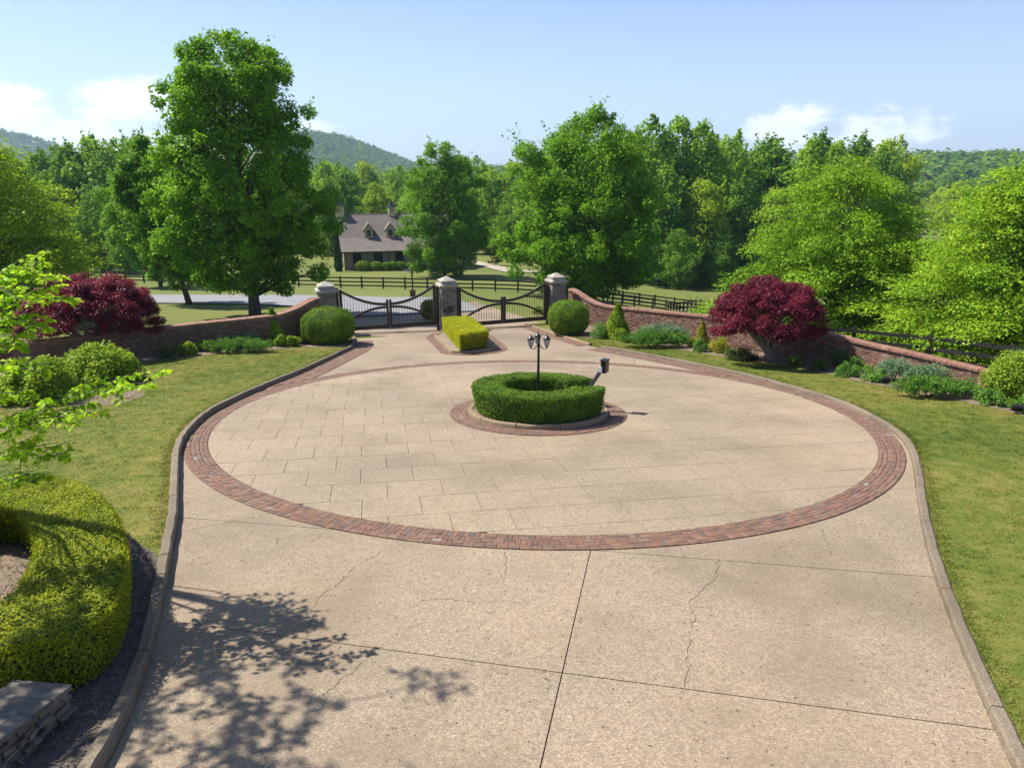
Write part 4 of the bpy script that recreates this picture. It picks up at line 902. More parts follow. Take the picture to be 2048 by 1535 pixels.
def crown(r, H, R, hb, kind, ncl, nleaf, ls, flat=0.75, droop=0.0, rc0=0.2, shoots=40, jit=0.16, fill=0.0):
    """returns leaf arrays and the cluster centres, in tree-local coordinates"""
    ts = []
    while len(ts) < ncl:
        t = r.uniform(0, 1)
        if r.uniform() < profile(kind, np.array(t)) ** 1.3 + 0.08: ts.append(t)
    ts = np.array(ts); pr = profile(kind, ts); a = r.uniform(0, 2 * np.pi, ncl); f = np.sqrt(r.uniform(0.10, 1, ncl)); lob = 1 + jit * np.sin(a * 3 + r.uniform(0, 6)) * 0.6 + jit * 0.7 * np.sin(a * 2 + ts * 9) + r.normal(0, jit * 0.55, ncl)
    rad = R * pr * f * lob * 0.9; C = np.stack([rad * np.cos(a), rad * np.sin(a), hb + ts * (H - hb) * 0.97], 1)
    if droop: C[:, 2] -= droop * (rad / R) ** 2 * (H - hb) * 0.15
    rc = R * rc0 * (0.5 + 1.0 * r.uniform(size=ncl) ** 1.5) * (0.6 + 0.4 * pr)
    w = rc ** 2; cnt = np.maximum(6, (nleaf * (1 - fill) * w / w.sum()).astype(int)); idx = np.repeat(np.arange(ncl), cnt); n = len(idx)
    u = rdir(r, n); q = (0.35 + 0.65 * r.uniform(size=n) ** 0.6)[:, None]; S = np.stack([rc, rc, rc * flat], 1)[idx]
    if droop:   # layered sprays: stretched away from the trunk
        out = np.stack([np.cos(a), np.sin(a), 0 * a], 1)[idx]; off = u * q * S; off = off + out * np.sum(off * out, 1, keepdims=True) * 0.9
        P = C[idx] + off; dd = np.sum(off * out, 1) / rc[idx]; P[:, 2] -= np.clip(dd, 0, 3) ** 2 * rc[idx] * 0.10 * droop
    else: P = C[idx] + u * q * S
    if droop:
        N = unit(u * 0.35 + np.array([0, 0, 0.9]) + r.normal(0, 0.45, (n, 3))); T = unit(out * 0.8 + r.normal(0, 0.6, (n, 3)) + np.array([0, 0, -0.45]))
    else:
        N = unit(u * 0.55 + np.array([0, 0, 0.55]) + r.normal(0, 0.5, (n, 3))); T = rdir(r, n) + np.array([0, 0, -0.35])
    Ps, Ns, Ts = [P], [N], [T]
    if fill:       # leaves between the clusters, so the crown closes to one body
        m = int(nleaf * fill * 1.6); t2 = r.uniform(0, 1, m); p2 = profile(kind, t2); k2 = r.uniform(size=m) < p2 + 0.1; t2, p2 = t2[k2], p2[k2]; m = len(t2); a2 = r.uniform(0, 2 * np.pi, m); f2 = r.uniform(0.15, 1, m) ** 0.5 * 0.84
        rg2 = 1 + 0.07 * np.sin(a2 * 4 + t2 * 11) + 0.06 * np.sin(a2 * 7 - t2 * 17); r2 = R * p2 * f2 * rg2 * 0.95; o2 = np.stack([np.cos(a2), np.sin(a2), 0 * a2], 1)
        Ps.append(np.stack([r2 * np.cos(a2), r2 * np.sin(a2), hb + t2 * (H - hb) * 0.97], 1) + r.normal(0, 0.12, (m, 3))); Ns.append(unit(o2 * 0.5 + np.array([0, 0, 0.6]) + r.normal(0, 0.5, (m, 3)))); Ts.append(rdir(r, m) + o2 * 0.4 + np.array([0, 0, -0.3]))
    for k in range(shoots):        # leafy twig ends that break the outline
        i = r.integers(ncl)
        if f[i] < 0.6 and ts[i] < 0.75: continue
        d = unit(C[i] * np.array([1, 1, 0]) / (R + 1e-6) + np.array([0, 0, 0.3 if droop else 0.9]) + r.normal(0, 0.25, 3)); m = r.integers(10, 22); s = np.linspace(0.6, 1.45 + 0.5 * r.uniform(), m)[:, None]
        Ps.append(C[i] + d * s * rc[i] + r.normal(0, 0.05 * rc[i] + 0.02, (m, 3))); Ns.append(unit(rdir(r, m) + np.array([0, 0, 0.6]))); Ts.append(rdir(r, m) + d * 0.6)
    P = np.concatenate(Ps); N = np.concatenate(Ns); T = np.concatenate(Ts)
    return P, N, T, ls * r.uniform(0.5, 1.4, len(P)), C
def limbs(m, r, base, C, H, hb, tr, nl, multi=1, lean=(0, 0)):
    """trunk(s) and limbs reaching into the crown"""
    top = base + V3(lean[0], lean[1], H * 0.86); ax = []
    for s in range(multi):
        o = V3(*(r.normal(0, 0.22 * (multi > 1), 2)), 0) * tr * 6; e = top + V3(*(r.normal(0, 0.9 * (multi > 1) + 0.05, 2)), -0.25 * H * (multi > 1) * r.uniform())
        k = 8; pts = [base + o * min(1, 0.3 + i / 3) * (1 if i else 0.5) * 0.6 + (e - base) * (i / k) + V3(*r.normal(0, 0.035 * H / 8, 2), 0) * (i > 0) for i in range(k + 1)]
        pts[0] = pts[0] - V3(0, 0, 0.15); rad = [tr * (1.25 if i == 0 else (1 - i / k) ** 0.9 * 0.93 + 0.05) / (1 if multi == 1 else 1.7) for i in range(k + 1)]; m.tube(pts, rad, 8); ax.append(pts)
    for i in r.choice(len(C), min(nl, len(C)), replace=False):
        c = base + C[i]; pts = ax[r.integers(multi)]; hz = max(hb * 0.75, (C[i][2]) - np.hypot(C[i][0], C[i][1]) * r.uniform(0.5, 1.0)); k = min(max(hz / (H * 0.86), 0.05), 0.93) * 8
        p0 = pts[int(k)] * (1 - k % 1) + pts[min(int(k) + 1, 8)] * (k % 1); md = (p0 + c) / 2 + V3(0, 0, 0.08 * np.linalg.norm(c - p0)) + V3(*r.normal(0, 0.08, 3)); r0 = tr * 0.42 * (1 - k / 10)
        m.tube([p0, md, c], [r0, r0 * 0.6, r0 * 0.2], 5, caps=False)
def tree(name, label, base, H, R, hb, kind, ncl, nleaf, ls, mat, seed, tr=0.22, group=None, bark='bark', nl=60, multi=1, lean=(0, 0), cat='tree', asp=0.7, **kw):
    r = rnd(seed); base = np.asarray(base, float); e = empty(name, base, label, cat, group); P, N, T, Ls, C = crown(r, H, R, hb, kind, ncl, nleaf, ls, **kw)
    hfrac = np.clip(P[:, 2:3] / H, 0, 1); P[:, :2] += np.array(lean) * hfrac; C[:, :2] += np.array(lean) * (C[:, 2:3] / H)
    leaf_obj('crown', P + base, N, T, Ls, mat, e, asp); m = MB(); limbs(m, r, base, C, H, hb, tr, nl, multi, lean); m.build('trunk', M[bark], e); return e
def tpos(px, py, dz=-0.1): p = ground(px, py); p[2] += dz; return p
def hgt(b, py): return zat(b, py) - b[2]

# ------------------------------------------------------------------ large trees beyond the walls
b = tpos(510, 630); tree('maple_tree', 'tallest maple, on the lawn behind the left brick wall', b, hgt(b, 46), 168 * fwd(b) / F, 1.8, 'blunt', 330, 140000, 0.185, L['maple'], 201, 0.36, 'shade trees beyond the wall', nl=150, shoots=340, rc0=0.125, fill=0.12)
b = tpos(380, 607); tree('maple_tree', 'round maple standing left of the tallest maple beside the lane', b, hgt(b, 270), 92 * fwd(b) / F, 1.4, 'round', 140, 46000, 0.19, L['maple'], 202, 0.22, 'shade trees beyond the wall', nl=60, shoots=120, rc0=0.15, lean=(-2.2, 0), fill=0.12)
b = tpos(322, 573); tree('maple_tree', 'far maple behind the fence left of the tallest maple', b, hgt(b, 300), 85 * fwd(b) / F, 1.2, 'round', 100, 30000, 0.22, L['maple'], 203, 0.2, 'shade trees beyond the wall', nl=50, shoots=90, lean=(-1, 0), rc0=0.16, fill=0.12)
b = tpos(890, 552); tree('maple_tree', 'narrow oval maple between the barn and the middle gate pillar', b, hgt(b, 275), 88 * fwd(b) / F, 0.6, 'blunt', 200, 80000, 0.23, L['maple'], 204, 0.24, 'shade trees beyond the wall', nl=80, shoots=160, rc0=0.16, fill=0.12)
b = tpos(1172, 601); tree('maple_tree', 'broad maple behind the right gate pillar', b, hgt(b, 216), 160 * fwd(b) / F, 0.5, 'blunt', 330, 135000, 0.22, L['maple'], 205, 0.26, 'shade trees beyond the wall', nl=130, multi=4, shoots=320, rc0=0.13, fill=0.12)
b = tpos(1692, 668); tree('elm_tree', 'bright green elm behind the right purple maple', b, hgt(b, 306), 6.9, 0.8, 'elm', 300, 110000, 0.155, L['zelkova'], 206, 0.2, 'bright green elms', lean=(-0.9, 0), nl=110, droop=1.0, flat=0.32, rc0=0.15, fill=0.08, shoots=150, asp=0.5)
b = tpos(2000, 716); tree('elm_tree', 'bright green elm at the right edge above the brick wall', b, hgt(b, 300), 5.9, 0.8, 'elm', 300, 110000, 0.14, L['zelkova'], 207, 0.2, 'bright green elms', nl=90, droop=1.0, flat=0.32, rc0=0.15, fill=0.08, shoots=150, asp=0.5)
b = tpos(15, 640); tree('elm_tree', 'green elm at the left edge behind the left purple maple', b, hgt(b, 226), 6.8, 1.0, 'elm', 260, 84000, 0.18, L['left'], 208, 0.26, 'bright green elms', nl=90, droop=0.9, flat=0.36, rc0=0.15, fill=0.22, shoots=150, asp=0.5)

def purple(label, px, py, x0, x1, ytop, seed, hb):
    b = at(px, py, 0.1); pm_ = fwd(b) / F; b[1] += 0.0; R = (x1 - x0) / 2 * pm_; H = hgt(b, ytop); r = rnd(seed); lean = ((x0 + x1) / 2 - px) * pm_
    e = empty('purple_maple', b, label, 'tree', 'purple maples'); n = 80000; P = []; ncl = 230; C = []
    for k in range(ncl):
        a = r.uniform(0, 2 * np.pi); s = math.sqrt(r.uniform(0, 1)); z = hb + (H - hb) * (math.sqrt(max(0, 1 - s ** 2.2)) * r.uniform(0.62, 1.0) if r.uniform() < 0.94 else r.uniform(0.0, 0.25)); C.append([R * s * 0.90 * math.cos(a) + lean, R * s * 0.90 * math.sin(a), z])
    C = np.array(C); idx = r.integers(0, ncl, n); u = rdir(r, n); rc = 0.36; P = C[idx] + u * (0.3 + 0.7 * r.uniform(size=n) ** 0.6)[:, None] * np.array([rc, rc, rc * 0.55])
    P[:, 2] = np.minimum(P[:, 2], H + 0.05); N = unit(u * 0.4 + np.array([0, 0, 0.7]) + r.normal(0, 0.5, (n, 3))); T = unit(np.c_[P[:, :2] - [lean, 0], np.zeros(n)]) * 0.6 + np.array([0, 0, -0.5]) + r.normal(0, 0.5, (n, 3))
    leaf_obj('crown', P + b, N, T, 0.085 * r.uniform(0.7, 1.3, n), L['redmaple'], e, 0.5); m = MB(); limbs(m, r, b, C, H * 0.75, hb * 0.5, 0.17, 70, 5, (lean * 0.6, 0)); m.build('trunk', M['bark_pale'], e)
purple('purple Japanese maple before the left brick wall', 205, 712, 66, 326, 543, 221, 1.0)
purple('purple Japanese maple before the right brick wall', 1546, 722, 1412, 1638, 557, 222, 1.25)

# ------------------------------------------------------------------ the woods: single trees from shared crowns
def proto(kind, H, R, hb, ncl, nleaf, ls, mat, seed, **kw):
    r = rnd(seed); P, N, T, Ls, C = crown(r, H, R, hb, kind, ncl, nleaf, ls, **kw); V, Fq = leaf_geo(P, N, T, Ls, 0.75)
    me = np_mesh('crown', V, Fq); me.materials.append(mat); m = MB(); limbs(m, r, V3(0, 0, 0), C, H, hb, 0.25, 14); o = m.build('trunk', M['bark']); tm = o.data; bpy.data.objects.remove(o); return me, tm, H, R
PR = {'a': proto('tall', 18, 4.8, 0.4, 70, 11000, 0.42, L['wood_a'], 301, rc0=0.25, fill=0.25, shoots=70), 'b': proto('blunt', 18, 5.2, 0.4, 80, 12000, 0.42, L['wood_b'], 302, rc0=0.22, fill=0.25, shoots=90),
      'c': proto('round', 18, 5.8, 0.4, 80, 12000, 0.42, L['wood_c'], 303, rc0=0.22, fill=0.25, shoots=70), 'd': proto('tall', 18, 3.4, 1.0, 60, 8500, 0.42, L['wood_b'], 304, rc0=0.27, fill=0.25, shoots=90),
      'p': proto('cone', 18, 3.6, 2, 70, 9000, 0.40, L['pine'], 305, flat=0.4, rc0=0.24, shoots=60), 'e': proto('round', 18, 6.4, 0.2, 90, 12000, 0.45, L['wood_a'], 306, rc0=0.2, fill=0.25, shoots=60)}
rw = rnd(310)
def wood(k, b, H, label, group, wide=1.0, name='woodland_tree'):
    cm_, tm, H0, R0 = PR[k]; e = empty(name, b, label, 'tree', group); s = H / H0; e.scale = (s * wide, s * wide, s); e.rotation_euler.z = rw.uniform(0, 6.28)
    link('crown', cm_, None, e); link('trunk', tm, None, e)
def woodpx(k, px, D, ytop, label, group, wide=1.0):
    x = (px - W2) / F * D * 1.0; y = D / math.cos(TH) * 0.97; b = V3(x, y, float(zterr(x, y)) - 0.3); wood(k, b, max(5, hgt(b, ytop)), label, group, wide)
# edge of the wood behind the right paddock
E1 = [('b', 1290, 118, 232, 'broad wood-edge tree just right of the broad maple'), ('d', 1346, 122, 224, 'slender tall tree with airy top right of the broad maple'), ('d', 1392, 120, 232, 'tall narrow wood-edge tree before the cloud'), ('b', 1446, 124, 262, 'green wood-edge tree left of the brownish pine'),
      ('p', 1528, 128, 272, 'brownish pine standing in the wood edge'), ('d', 1602, 122, 268, 'slender light topped tree right of the brownish pine'), ('d', 1652, 126, 276, 'last slender tree at the right end of the wood edge'), ('a', 1320, 112, 330, 'dark lower tree under the wood edge beside the maple'),
      ('c', 1400, 112, 352, 'lower leafy tree hung with vines in the wood edge'), ('a', 1475, 116, 350, 'dark tree filling the wood edge below the pine'), ('c', 1540, 114, 372, 'light leafy understory tree below the brownish pine'), ('a', 1610, 116, 360, 'dark understory tree left of the bright elm'), ('b', 1690, 128, 335, 'wood-edge tree behind the bright elm'),
      ('a', 1270, 128, 300, 'dark tree behind the broad maple top'), ('e', 1360, 106, 455, 'low dark shrubby tree at the paddock edge, left'), ('e', 1445, 108, 465, 'low dark shrubby tree at the paddock edge, middle'), ('e', 1525, 110, 470, 'low dark shrubby tree at the paddock edge, right')]
for k, x, D, yt, lab in E1: woodpx(k, x, D, yt, lab, 'wood edge behind the paddock', 0.95)
E2 = [('b', 985, 150, 335, 'wood tree rising between the oval maple and the broad maple'), ('c', 1030, 155, 318, 'light wood tree left of the broad maple'), ('b', 955, 165, 312, 'wood tree behind the right side of the oval maple'), ('e', 1000, 140, 430, 'dark low wood tree above the farm track'), ('p', 992, 118, 462, 'small dark cedar beside the farm track'),
      ('a', 940, 150, 400, 'dark wood tree beside the oval maple'), ('b', 1060, 140, 340, 'wood tree partly hidden by the broad maple'), ('c', 760, 150, 362, 'rounded yellow green tree behind the barn roof'), ('p', 768, 135, 405, 'dark conifer between the barn cupolas'), ('b', 700, 175, 335, 'pale green tree behind the left cupola'), ('a', 668, 160, 352, 'dark tree behind the left end of the barn'),
      ('c', 735, 210, 318, 'light green tree rising far behind the barn'), ('b', 800, 185, 330, 'mid green tree behind the right cupola'), ('c', 660, 230, 320, 'pale tree below the wooded hill'), ('b', 840, 170, 352, 'green tree behind the left side of the oval maple'), ('e', 720, 140, 410, 'low tree right behind the barn ridge'),
      ('a', 165, 115, 285, 'dark wood tree above the left purple maple'), ('a', 215, 118, 270, 'dark broad wood tree left of the tallest maple'), ('e', 255, 112, 272, 'dark rounded wood tree touching the round maple'), ('a', 300, 125, 268, 'dark wood tree behind the round maple'), ('e', 200, 100, 380, 'low dark tree behind the left elm'),
      ('a', 110, 120, 300, 'dark wood tree behind the left elm crown'), ('b', 40, 118, 300, 'green wood tree at the left edge behind the elm'), ('a', 360, 130, 300, 'dark wood tree hidden between the left maples'), ('a', -40, 110, 300, 'dark wood tree at the far left edge'), ('a', 590, 150, 380, 'dark wood tree behind the right side of the tallest maple'), ('e', 250, 96, 430, 'low dark tree above the fence at left')]
for k, x, D, yt, lab in E2: woodpx(k, x, D, yt, lab, 'trees of the surrounding woods')
# depth of the woods behind the first row
rd = rnd(315)
for reg, (xa, xb, da, db, ya, yb), cnt in (('right', (1180, 1760, 126, 170, 262, 330), 26), ('left', (-120, 420, 122, 175, 290, 345), 26), ('barn', (560, 1120, 140, 210, 320, 372), 30)):
    for q in range(cnt): woodpx(rd.choice(['a', 'b', 'e', 'c', 'a']), rd.uniform(xa, xb), rd.uniform(da, db), rd.uniform(ya, yb), {'right': 'tree standing deep in the woods behind the paddock', 'left': 'tree standing deep in the woods behind the left elm', 'barn': 'tree standing deep in the woods behind the barn'}[reg], 'inner trees of the woods, ' + reg)
# rolling woods further off: each tree its own object, sharing crowns
rf = rnd(320); n_ = 0
FARL = 'distant tree in the rolling woods under the skyline'
while n_ < 230:
    D = rf.uniform(190, 620); px = rf.uniform(560, 2250)
    if px < 1650 and D < 240: continue
    x = (px - W2) / F * D; y = D; b = V3(x, y, float(zterr(x, y)) - 0.3); wood(rf.choice(['a', 'b', 'c', 'e', 'b', 'c', 'p']), b, rf.uniform(13, 20), FARL, 'distant woods under the skyline', 1.1); n_ += 1
# wooded hills and ridges: one far mass nobody could count
def far_mass(name, label, n, sampler, hh, seed, mat):
    r = rnd(seed); X, Y = sampler(r, n); Z = zterr(X, Y); k = 40; C = np.repeat(np.stack([X, Y, Z], 1), k, 0); s = np.repeat(r.uniform(0.7, 1.35, n) * hh, k)[:, None]; u = rdir(r, n * k); u[:, 2] = np.abs(u[:, 2]); P = C + u * s * np.array([0.42, 0.42, 0.75]) + np.array([0, 0, 0.15]) * s
    N = unit(u + r.normal(0, 0.4, (n * k, 3)) + np.array([0, 0, 0.4])); T = rdir(r, n * k); V_, F_ = leaf_geo(P - T * s * 0.2, N, T, s[:, 0] * 0.30 * r.uniform(0.7, 1.2, n * k), 0.9, 0.1)
    tag(link(name, np_mesh(name, V_, F_), mat), label, 'woods', kind='stuff')
def smp_hill(r, n):
    D = r.uniform(1150, 1950, n); px = np.where(r.uniform(size=n) < 0.62, r.uniform(560, 1000, n), r.uniform(-150, 330, n)); return (px - W2) / F * D, D
def smp_ridge(r, n): D = r.uniform(600, 1080, n); px = r.uniform(880, 2250, n); return (px - W2) / F * D, D
def smp_left(r, n): D = r.uniform(600, 1150, n); px = r.uniform(-150, 900, n); return (px - W2) / F * D, D
L['far'] = leaf_mat('far wood leaves', [(0.026, 0.065, 0.015), (0.046, 0.101, 0.020), (0.078, 0.143, 0.024), (0.098, 0.156, 0.029)], 0.25, 0.02, rough=0.9, spec=0.0)
far_mass('hill_woodland', 'woods covering the far hills behind the barn', 4200, smp_hill, 15, 331, L['far']); far_mass('ridge_woodland', 'woods covering the low ridge on the right skyline', 3600, smp_ridge, 15, 332, L['far']); far_mass('valley_woodland', 'woods in the valley below the far hill', 2200, smp_left, 15, 333, L['far'])

# ------------------------------------------------------------------ shrubs
def shrub(name, label, px, py, wpx, ypx_top, kind, mat, seed, ls=0.06, dens=700, group=None, depth=1.0, bed=0.1, base=None, wide=None, high=None, cat='shrub'):
    r = rnd(seed); b = at(px, py, bed) if base is None else np.asarray(base, float); pm_ = fwd(b) / F; w = wpx * pm_ if wide is None else wide; dp = math.atan2(CZ - b[2], b[1]); d = w * depth
    b = b + V3(b[0], b[1], 0) / np.hypot(b[0], b[1]) * d * 0.42; b[2] = zplane(b[0], b[1]) + bed if base is None else b[2]
    h = max(0.22, (zat(b, ypx_top) - b[2])) if high is None else high; e = empty(name, b, label, cat, group); S = np.array([w / 2, d / 2, h]); area = math.pi * (w * d / 4) + math.pi * (w + d) / 2 * h; n = int(area * dens)
    if kind == 'ball':
        u = rdir(r, n); z = u[:, 2] * 0.5 + 0.5; lump = 1 + 0.035 * np.sin(u[:, 0] * 9 + seed) * np.cos(u[:, 1] * 8) + r.normal(0, 0.022, n); sh = np.sign(u) * np.abs(u) ** 0.86; P = np.stack([sh[:, 0] * S[0], sh[:, 1] * S[1], (sh[:, 2] * 0.52 + 0.48) * h], 1) * lump[:, None]; P[:, 2] = np.maximum(P[:, 2], 0.02); N = unit(u + r.normal(0, 0.45, (n, 3))); T = rdir(r, n) + np.array([0, 0, 0.4])
        k = 14; m = MB(); m.lathe(b, [(0.3 * w * 0.9, 0.02)] + [(w / 2 * 0.86 * math.sin(math.pi * i / k) ** 0.8, h * (0.48 - 0.46 * math.cos(math.pi * i / k))) for i in range(2, k)] + [(0.02, h * 0.92)], 16); m.build('inner_branches', M['core'], e)
    elif kind == 'cone':
        t = r.uniform(0, 1, n) ** 1.4; a = r.uniform(0, 2 * np.pi, n); rr_ = (1 - t) ** 0.75 * (0.6 + 0.4 * r.uniform(size=n) ** 0.5) * (1 + 0.15 * np.sin(a * 3 + t * 9)); P = np.stack([rr_ * np.cos(a) * S[0], rr_ * np.sin(a) * S[1], t * h], 1); u = np.stack([np.cos(a), np.sin(a), 0.4 + 0 * a], 1); N = unit(u + r.normal(0, 0.6, (n, 3))); T = unit(u * 0.4 + np.array([0, 0, 0.7]) + r.normal(0, 0.4, (n, 3)))
    elif kind == 'juniper':
        ns = max(26, int(area * 26)); a = r.uniform(0, 2 * np.pi, ns); s = np.sqrt(r.uniform(0, 1, ns)); tip = np.stack([s * np.cos(a) * S[0], s * np.sin(a) * S[1], h * (0.45 + 0.55 * np.sqrt(1 - s ** 2)) * r.uniform(0.7, 1.05, ns)], 1); root = tip * np.array([0.55, 0.55, 0.25]); i = r.integers(0, ns, n); q = r.uniform(0.25, 1, n)[:, None]; P = root[i] * (1 - q) + tip[i] * q + r.normal(0, 0.035, (n, 3)); dr = unit(tip - root)[i]; T = unit(dr + r.normal(0, 0.35, (n, 3))); N = unit(rdir(r, n) + np.array([0, 0, 0.6]))
    else:
        ncl = max(14, int(area * 9)); u = rdir(r, ncl); u[:, 2] = np.abs(u[:, 2]); q = r.uniform(0.5, 0.9, ncl)[:, None]; C = u * q * S * np.array([1, 1, 0.88]) + np.array([0, 0, 0.08 * h]); i = r.integers(0, ncl, n); v = rdir(r, n); rc = 0.17 * (w + h) / 2 + 0.03; P = C[i] + v * (0.4 + 0.6 * r.uniform(size=n) ** 0.5)[:, None] * rc; P[:, 2] = np.maximum(P[:, 2], 0.02); N = unit(v * 0.5 + np.array([0, 0, 0.6]) + r.normal(0, 0.5, (n, 3))); T = v + r.normal(0, 0.5, (n, 3)) + np.array([0, 0, 0.2])
    leaf_obj('foliage', P + b, N, T, ls * r.uniform(0.7, 1.3, n), mat, e, 0.28 if kind == 'juniper' else 0.62); m = MB()
    for k in range(5 if kind != 'ball' else 2):
        a = r.uniform(0, 6.28); q = b + V3(math.cos(a) * w * 0.22, math.sin(a) * d * 0.22, h * 0.6); m.tube([b - V3(0, 0, 0.05), (b + q) / 2 + V3(0, 0, 0.05 * h), q], [0.016 + 0.006 * h, 0.012, 0.004], 5, caps=False)
    m.build('stem', M['bark'], e); return e
GB = 'shrubs in the left bed'; GR = 'shrubs in the right bed'
shrub('ball_bush', 'large clipped ball bush beside the left gate pillar', 659, 691, 103, 617, 'ball', L['box'], 401, 0.045, 2300, 'clipped ball bushes by the gate')
shrub('ball_bush', 'large clipped ball bush beside the right gate pillar', 1136, 671, 82, 603, 'ball', L['box'], 402, 0.045, 2300, 'clipped ball bushes by the gate')
SH = [  # px, bottom, width, top, kind, leaf, label
 (586, 694, 24, 673, 'mound', 'holly', 'small light shrub just left of the left ball bush'), (563, 695, 18, 674, 'mound', 'holly', 'smallest light shrub below the upright light green holly'), (549, 690, 46, 622, 'cone', 'holly', 'upright light green holly before the left brick wall'),
 (471, 708, 140, 682, 'juniper', 'juniper', 'long low green juniper along the left bed edge'), (475, 696, 86, 669, 'juniper', 'bluejuniper', 'bluish juniper behind the low green juniper in the left bed'), (360, 704, 36, 656, 'cone', 'holly', 'upright holly in the left bed beside the purple maple'),
 (379, 712, 32, 685, 'mound', 'holly', 'round light shrub at the foot of the left upright holly'), (339, 718, 36, 690, 'mound', 'darkshrub', 'dark round shrub nearest the left purple maple'), (411, 696, 30, 675, 'mound', 'holly', 'small light shrub left of the bluish juniper'), (606, 690, 16, 668, 'mound', 'darkshrub', 'dark little shrub tucked behind the left ball bush'),
 (1201, 677, 34, 648, 'mound', 'juniper', 'low green shrub right of the right ball bush'), (1233, 678, 46, 613, 'cone', 'holly', 'upright light green holly before the right brick wall'), (1238, 679, 18, 658, 'mound', 'holly', 'small shrub at the foot of the right upright holly'),
 (1323, 687, 98, 652, 'juniper', 'bluejuniper', 'bluish juniper beside the right upright holly'), (1308, 697, 132, 666, 'juniper', 'juniper', 'long low green juniper in the right bed near the gate'), (1402, 692, 27, 647, 'cone', 'yellowshrub', 'slim yellowish upright shrub left of the right purple maple'),
 (1384, 695, 17, 675, 'mound', 'yellowshrub', 'tiny yellow green shrub beside the slim upright shrub'), (1401, 704, 28, 683, 'mound', 'juniper', 'small dark green mound below the slim yellowish shrub'), (1434, 706, 40, 679, 'mound', 'yellowshrub', 'spreading yellow green shrub left of the right purple maple'),
 (1478, 722, 58, 699, 'mound', 'darkshrub', 'low dark shrub in the shade left of the purple maple trunk'), (1590, 735, 34, 711, 'mound', 'darkshrub', 'dark shrub in the shade just right of the purple maple trunk'), (1641, 743, 36, 718, 'mound', 'darkshrub', 'dark mound at the right edge of the purple maple shade'),
 (1681, 738, 32, 697, 'loose', 'darkshrub', 'drooping upright shrub against the right brick wall'), (1695, 755, 42, 729, 'mound', 'juniper', 'round green mound in front of the drooping shrub'), (1709, 742, 30, 718, 'mound', 'juniper', 'green mound behind the round mounds near the wall'), (1733, 755, 30, 731, 'mound', 'juniper', 'second green mound from the drooping shrub'),
 (1753, 765, 44, 742, 'mound', 'juniper', 'green mound just left of the floodlight'), (1786, 764, 62, 722, 'juniper', 'bluejuniper', 'tall bluish juniper nearest the floodlight in the right bed'), (1851, 770, 80, 734, 'juniper', 'bluejuniper', 'wide bluish juniper before the right end of the wall'), (1857, 797, 136, 758, 'juniper', 'juniper', 'long low green juniper at the right end of the bed'),
 (1928, 791, 41, 758, 'mound', 'juniper', 'green mound right of the long low juniper'), (1950, 800, 32, 773, 'mound', 'juniper', 'small round mound left of the big light green shrub'), (1981, 812, 42, 778, 'mound', 'juniper', 'dark green mound below the big light green shrub'), (2014, 806, 84, 703, 'loose', 'holly', 'big light green shrub at the right edge before the wall'), (2040, 824, 40, 791, 'mound', 'juniper', 'last green mound at the right edge of the photograph')]
for k, (x, y, w, t, kd, mt, lab) in enumerate(SH):
    nm = {'juniper': 'spreading_juniper', 'cone': 'upright_shrub', 'mound': 'mound_shrub', 'loose': 'leafy_shrub'}[kd]
    dep = 0.45 if kd == 'juniper' and w > 70 else 0.9; fl = 0.075 if kd == 'juniper' else (0.075 if mt == 'holly' else 0.05)
    shrub(nm, lab, x, y, w * 1.2, t - 5, kd, L[mt], 420 + k, fl, 1500 if kd != 'juniper' else 2000, GB if x < 800 else GR, dep)
shrub('leafy_shrub', 'leafy viburnum bush on the left lawn, the right one of two', 203, 774, 150, 694, 'loose', L['holly'], 470, 0.11, 1500, 'viburnums on the left lawn')
shrub('leafy_shrub', 'leafy viburnum bush on the left lawn, the left one of two', 80, 810, 140, 716, 'loose', L['holly'], 471, 0.11, 1500, 'viburnums on the left lawn')
# bushes in front of the barn, cypress, shrubs behind the gates
for k, (x0, x1, yt) in enumerate(((714, 740, 521), (741, 763, 523), (763, 778, 525), (777, 791, 525), (790, 807, 523), (807, 825, 524))):
    b = B0 + bx * ((x0 + x1) / 2 - 693) * pm * 1.03 - bn * 1.6; b[2] = float(zterr(b[0], b[1])) - 0.1
    shrub('boxwood', f'{("first", "second", "third", "fourth", "fifth", "sixth")[k]} rounded boxwood from the left in the row before the barn', 0, 0, 0, 0, 'ball', L['box'], 480 + k, 0.16, 160, 'boxwoods before the barn', 1.0, base=b, wide=(x1 - x0) * pm * 1.08, high=1.45 - 0.1 * (k % 3))
b = B0 - bx * 0.9 - bn * 1.4; b[2] -= 0.1
e = empty('cypress', b, 'slim dark cypress at the left corner of the barn', 'tree'); r = rnd(490); n = 3500; t = r.uniform(0, 1, n); a = r.uniform(0, 6.28, n); hh = zat(b, 467) - b[2]; rr_ = 0.62 * (1 - t) ** 0.55 * np.minimum(1, 0.5 + t * 3) * r.uniform(0.75, 1.05, n)
P = np.stack([rr_ * np.cos(a), rr_ * np.sin(a), t * hh], 1); u = np.stack([np.cos(a), np.sin(a), 0 * a], 1); leaf_obj('crown', P + b, unit(u + r.normal(0, 0.4, (n, 3))), u * 0.3 + np.array([0, 0, 1.0]) + r.normal(0, 0.2, (n, 3)), 0.28, L['cypress'], e); m = MB(); m.tube([b, b + V3(0, 0, hh * 0.9)], [0.1, 0.02], 6); m.build('trunk', M['bark'], e)
g = ground(862, 640); shrub('ball_bush', 'clipped bush seen through the right leaf of the left-hand gate', 0, 0, 0, 0, 'ball', L['box'], 495, 0.07, 800, None, 1.0, base=g, wide=1.25, high=1.15)
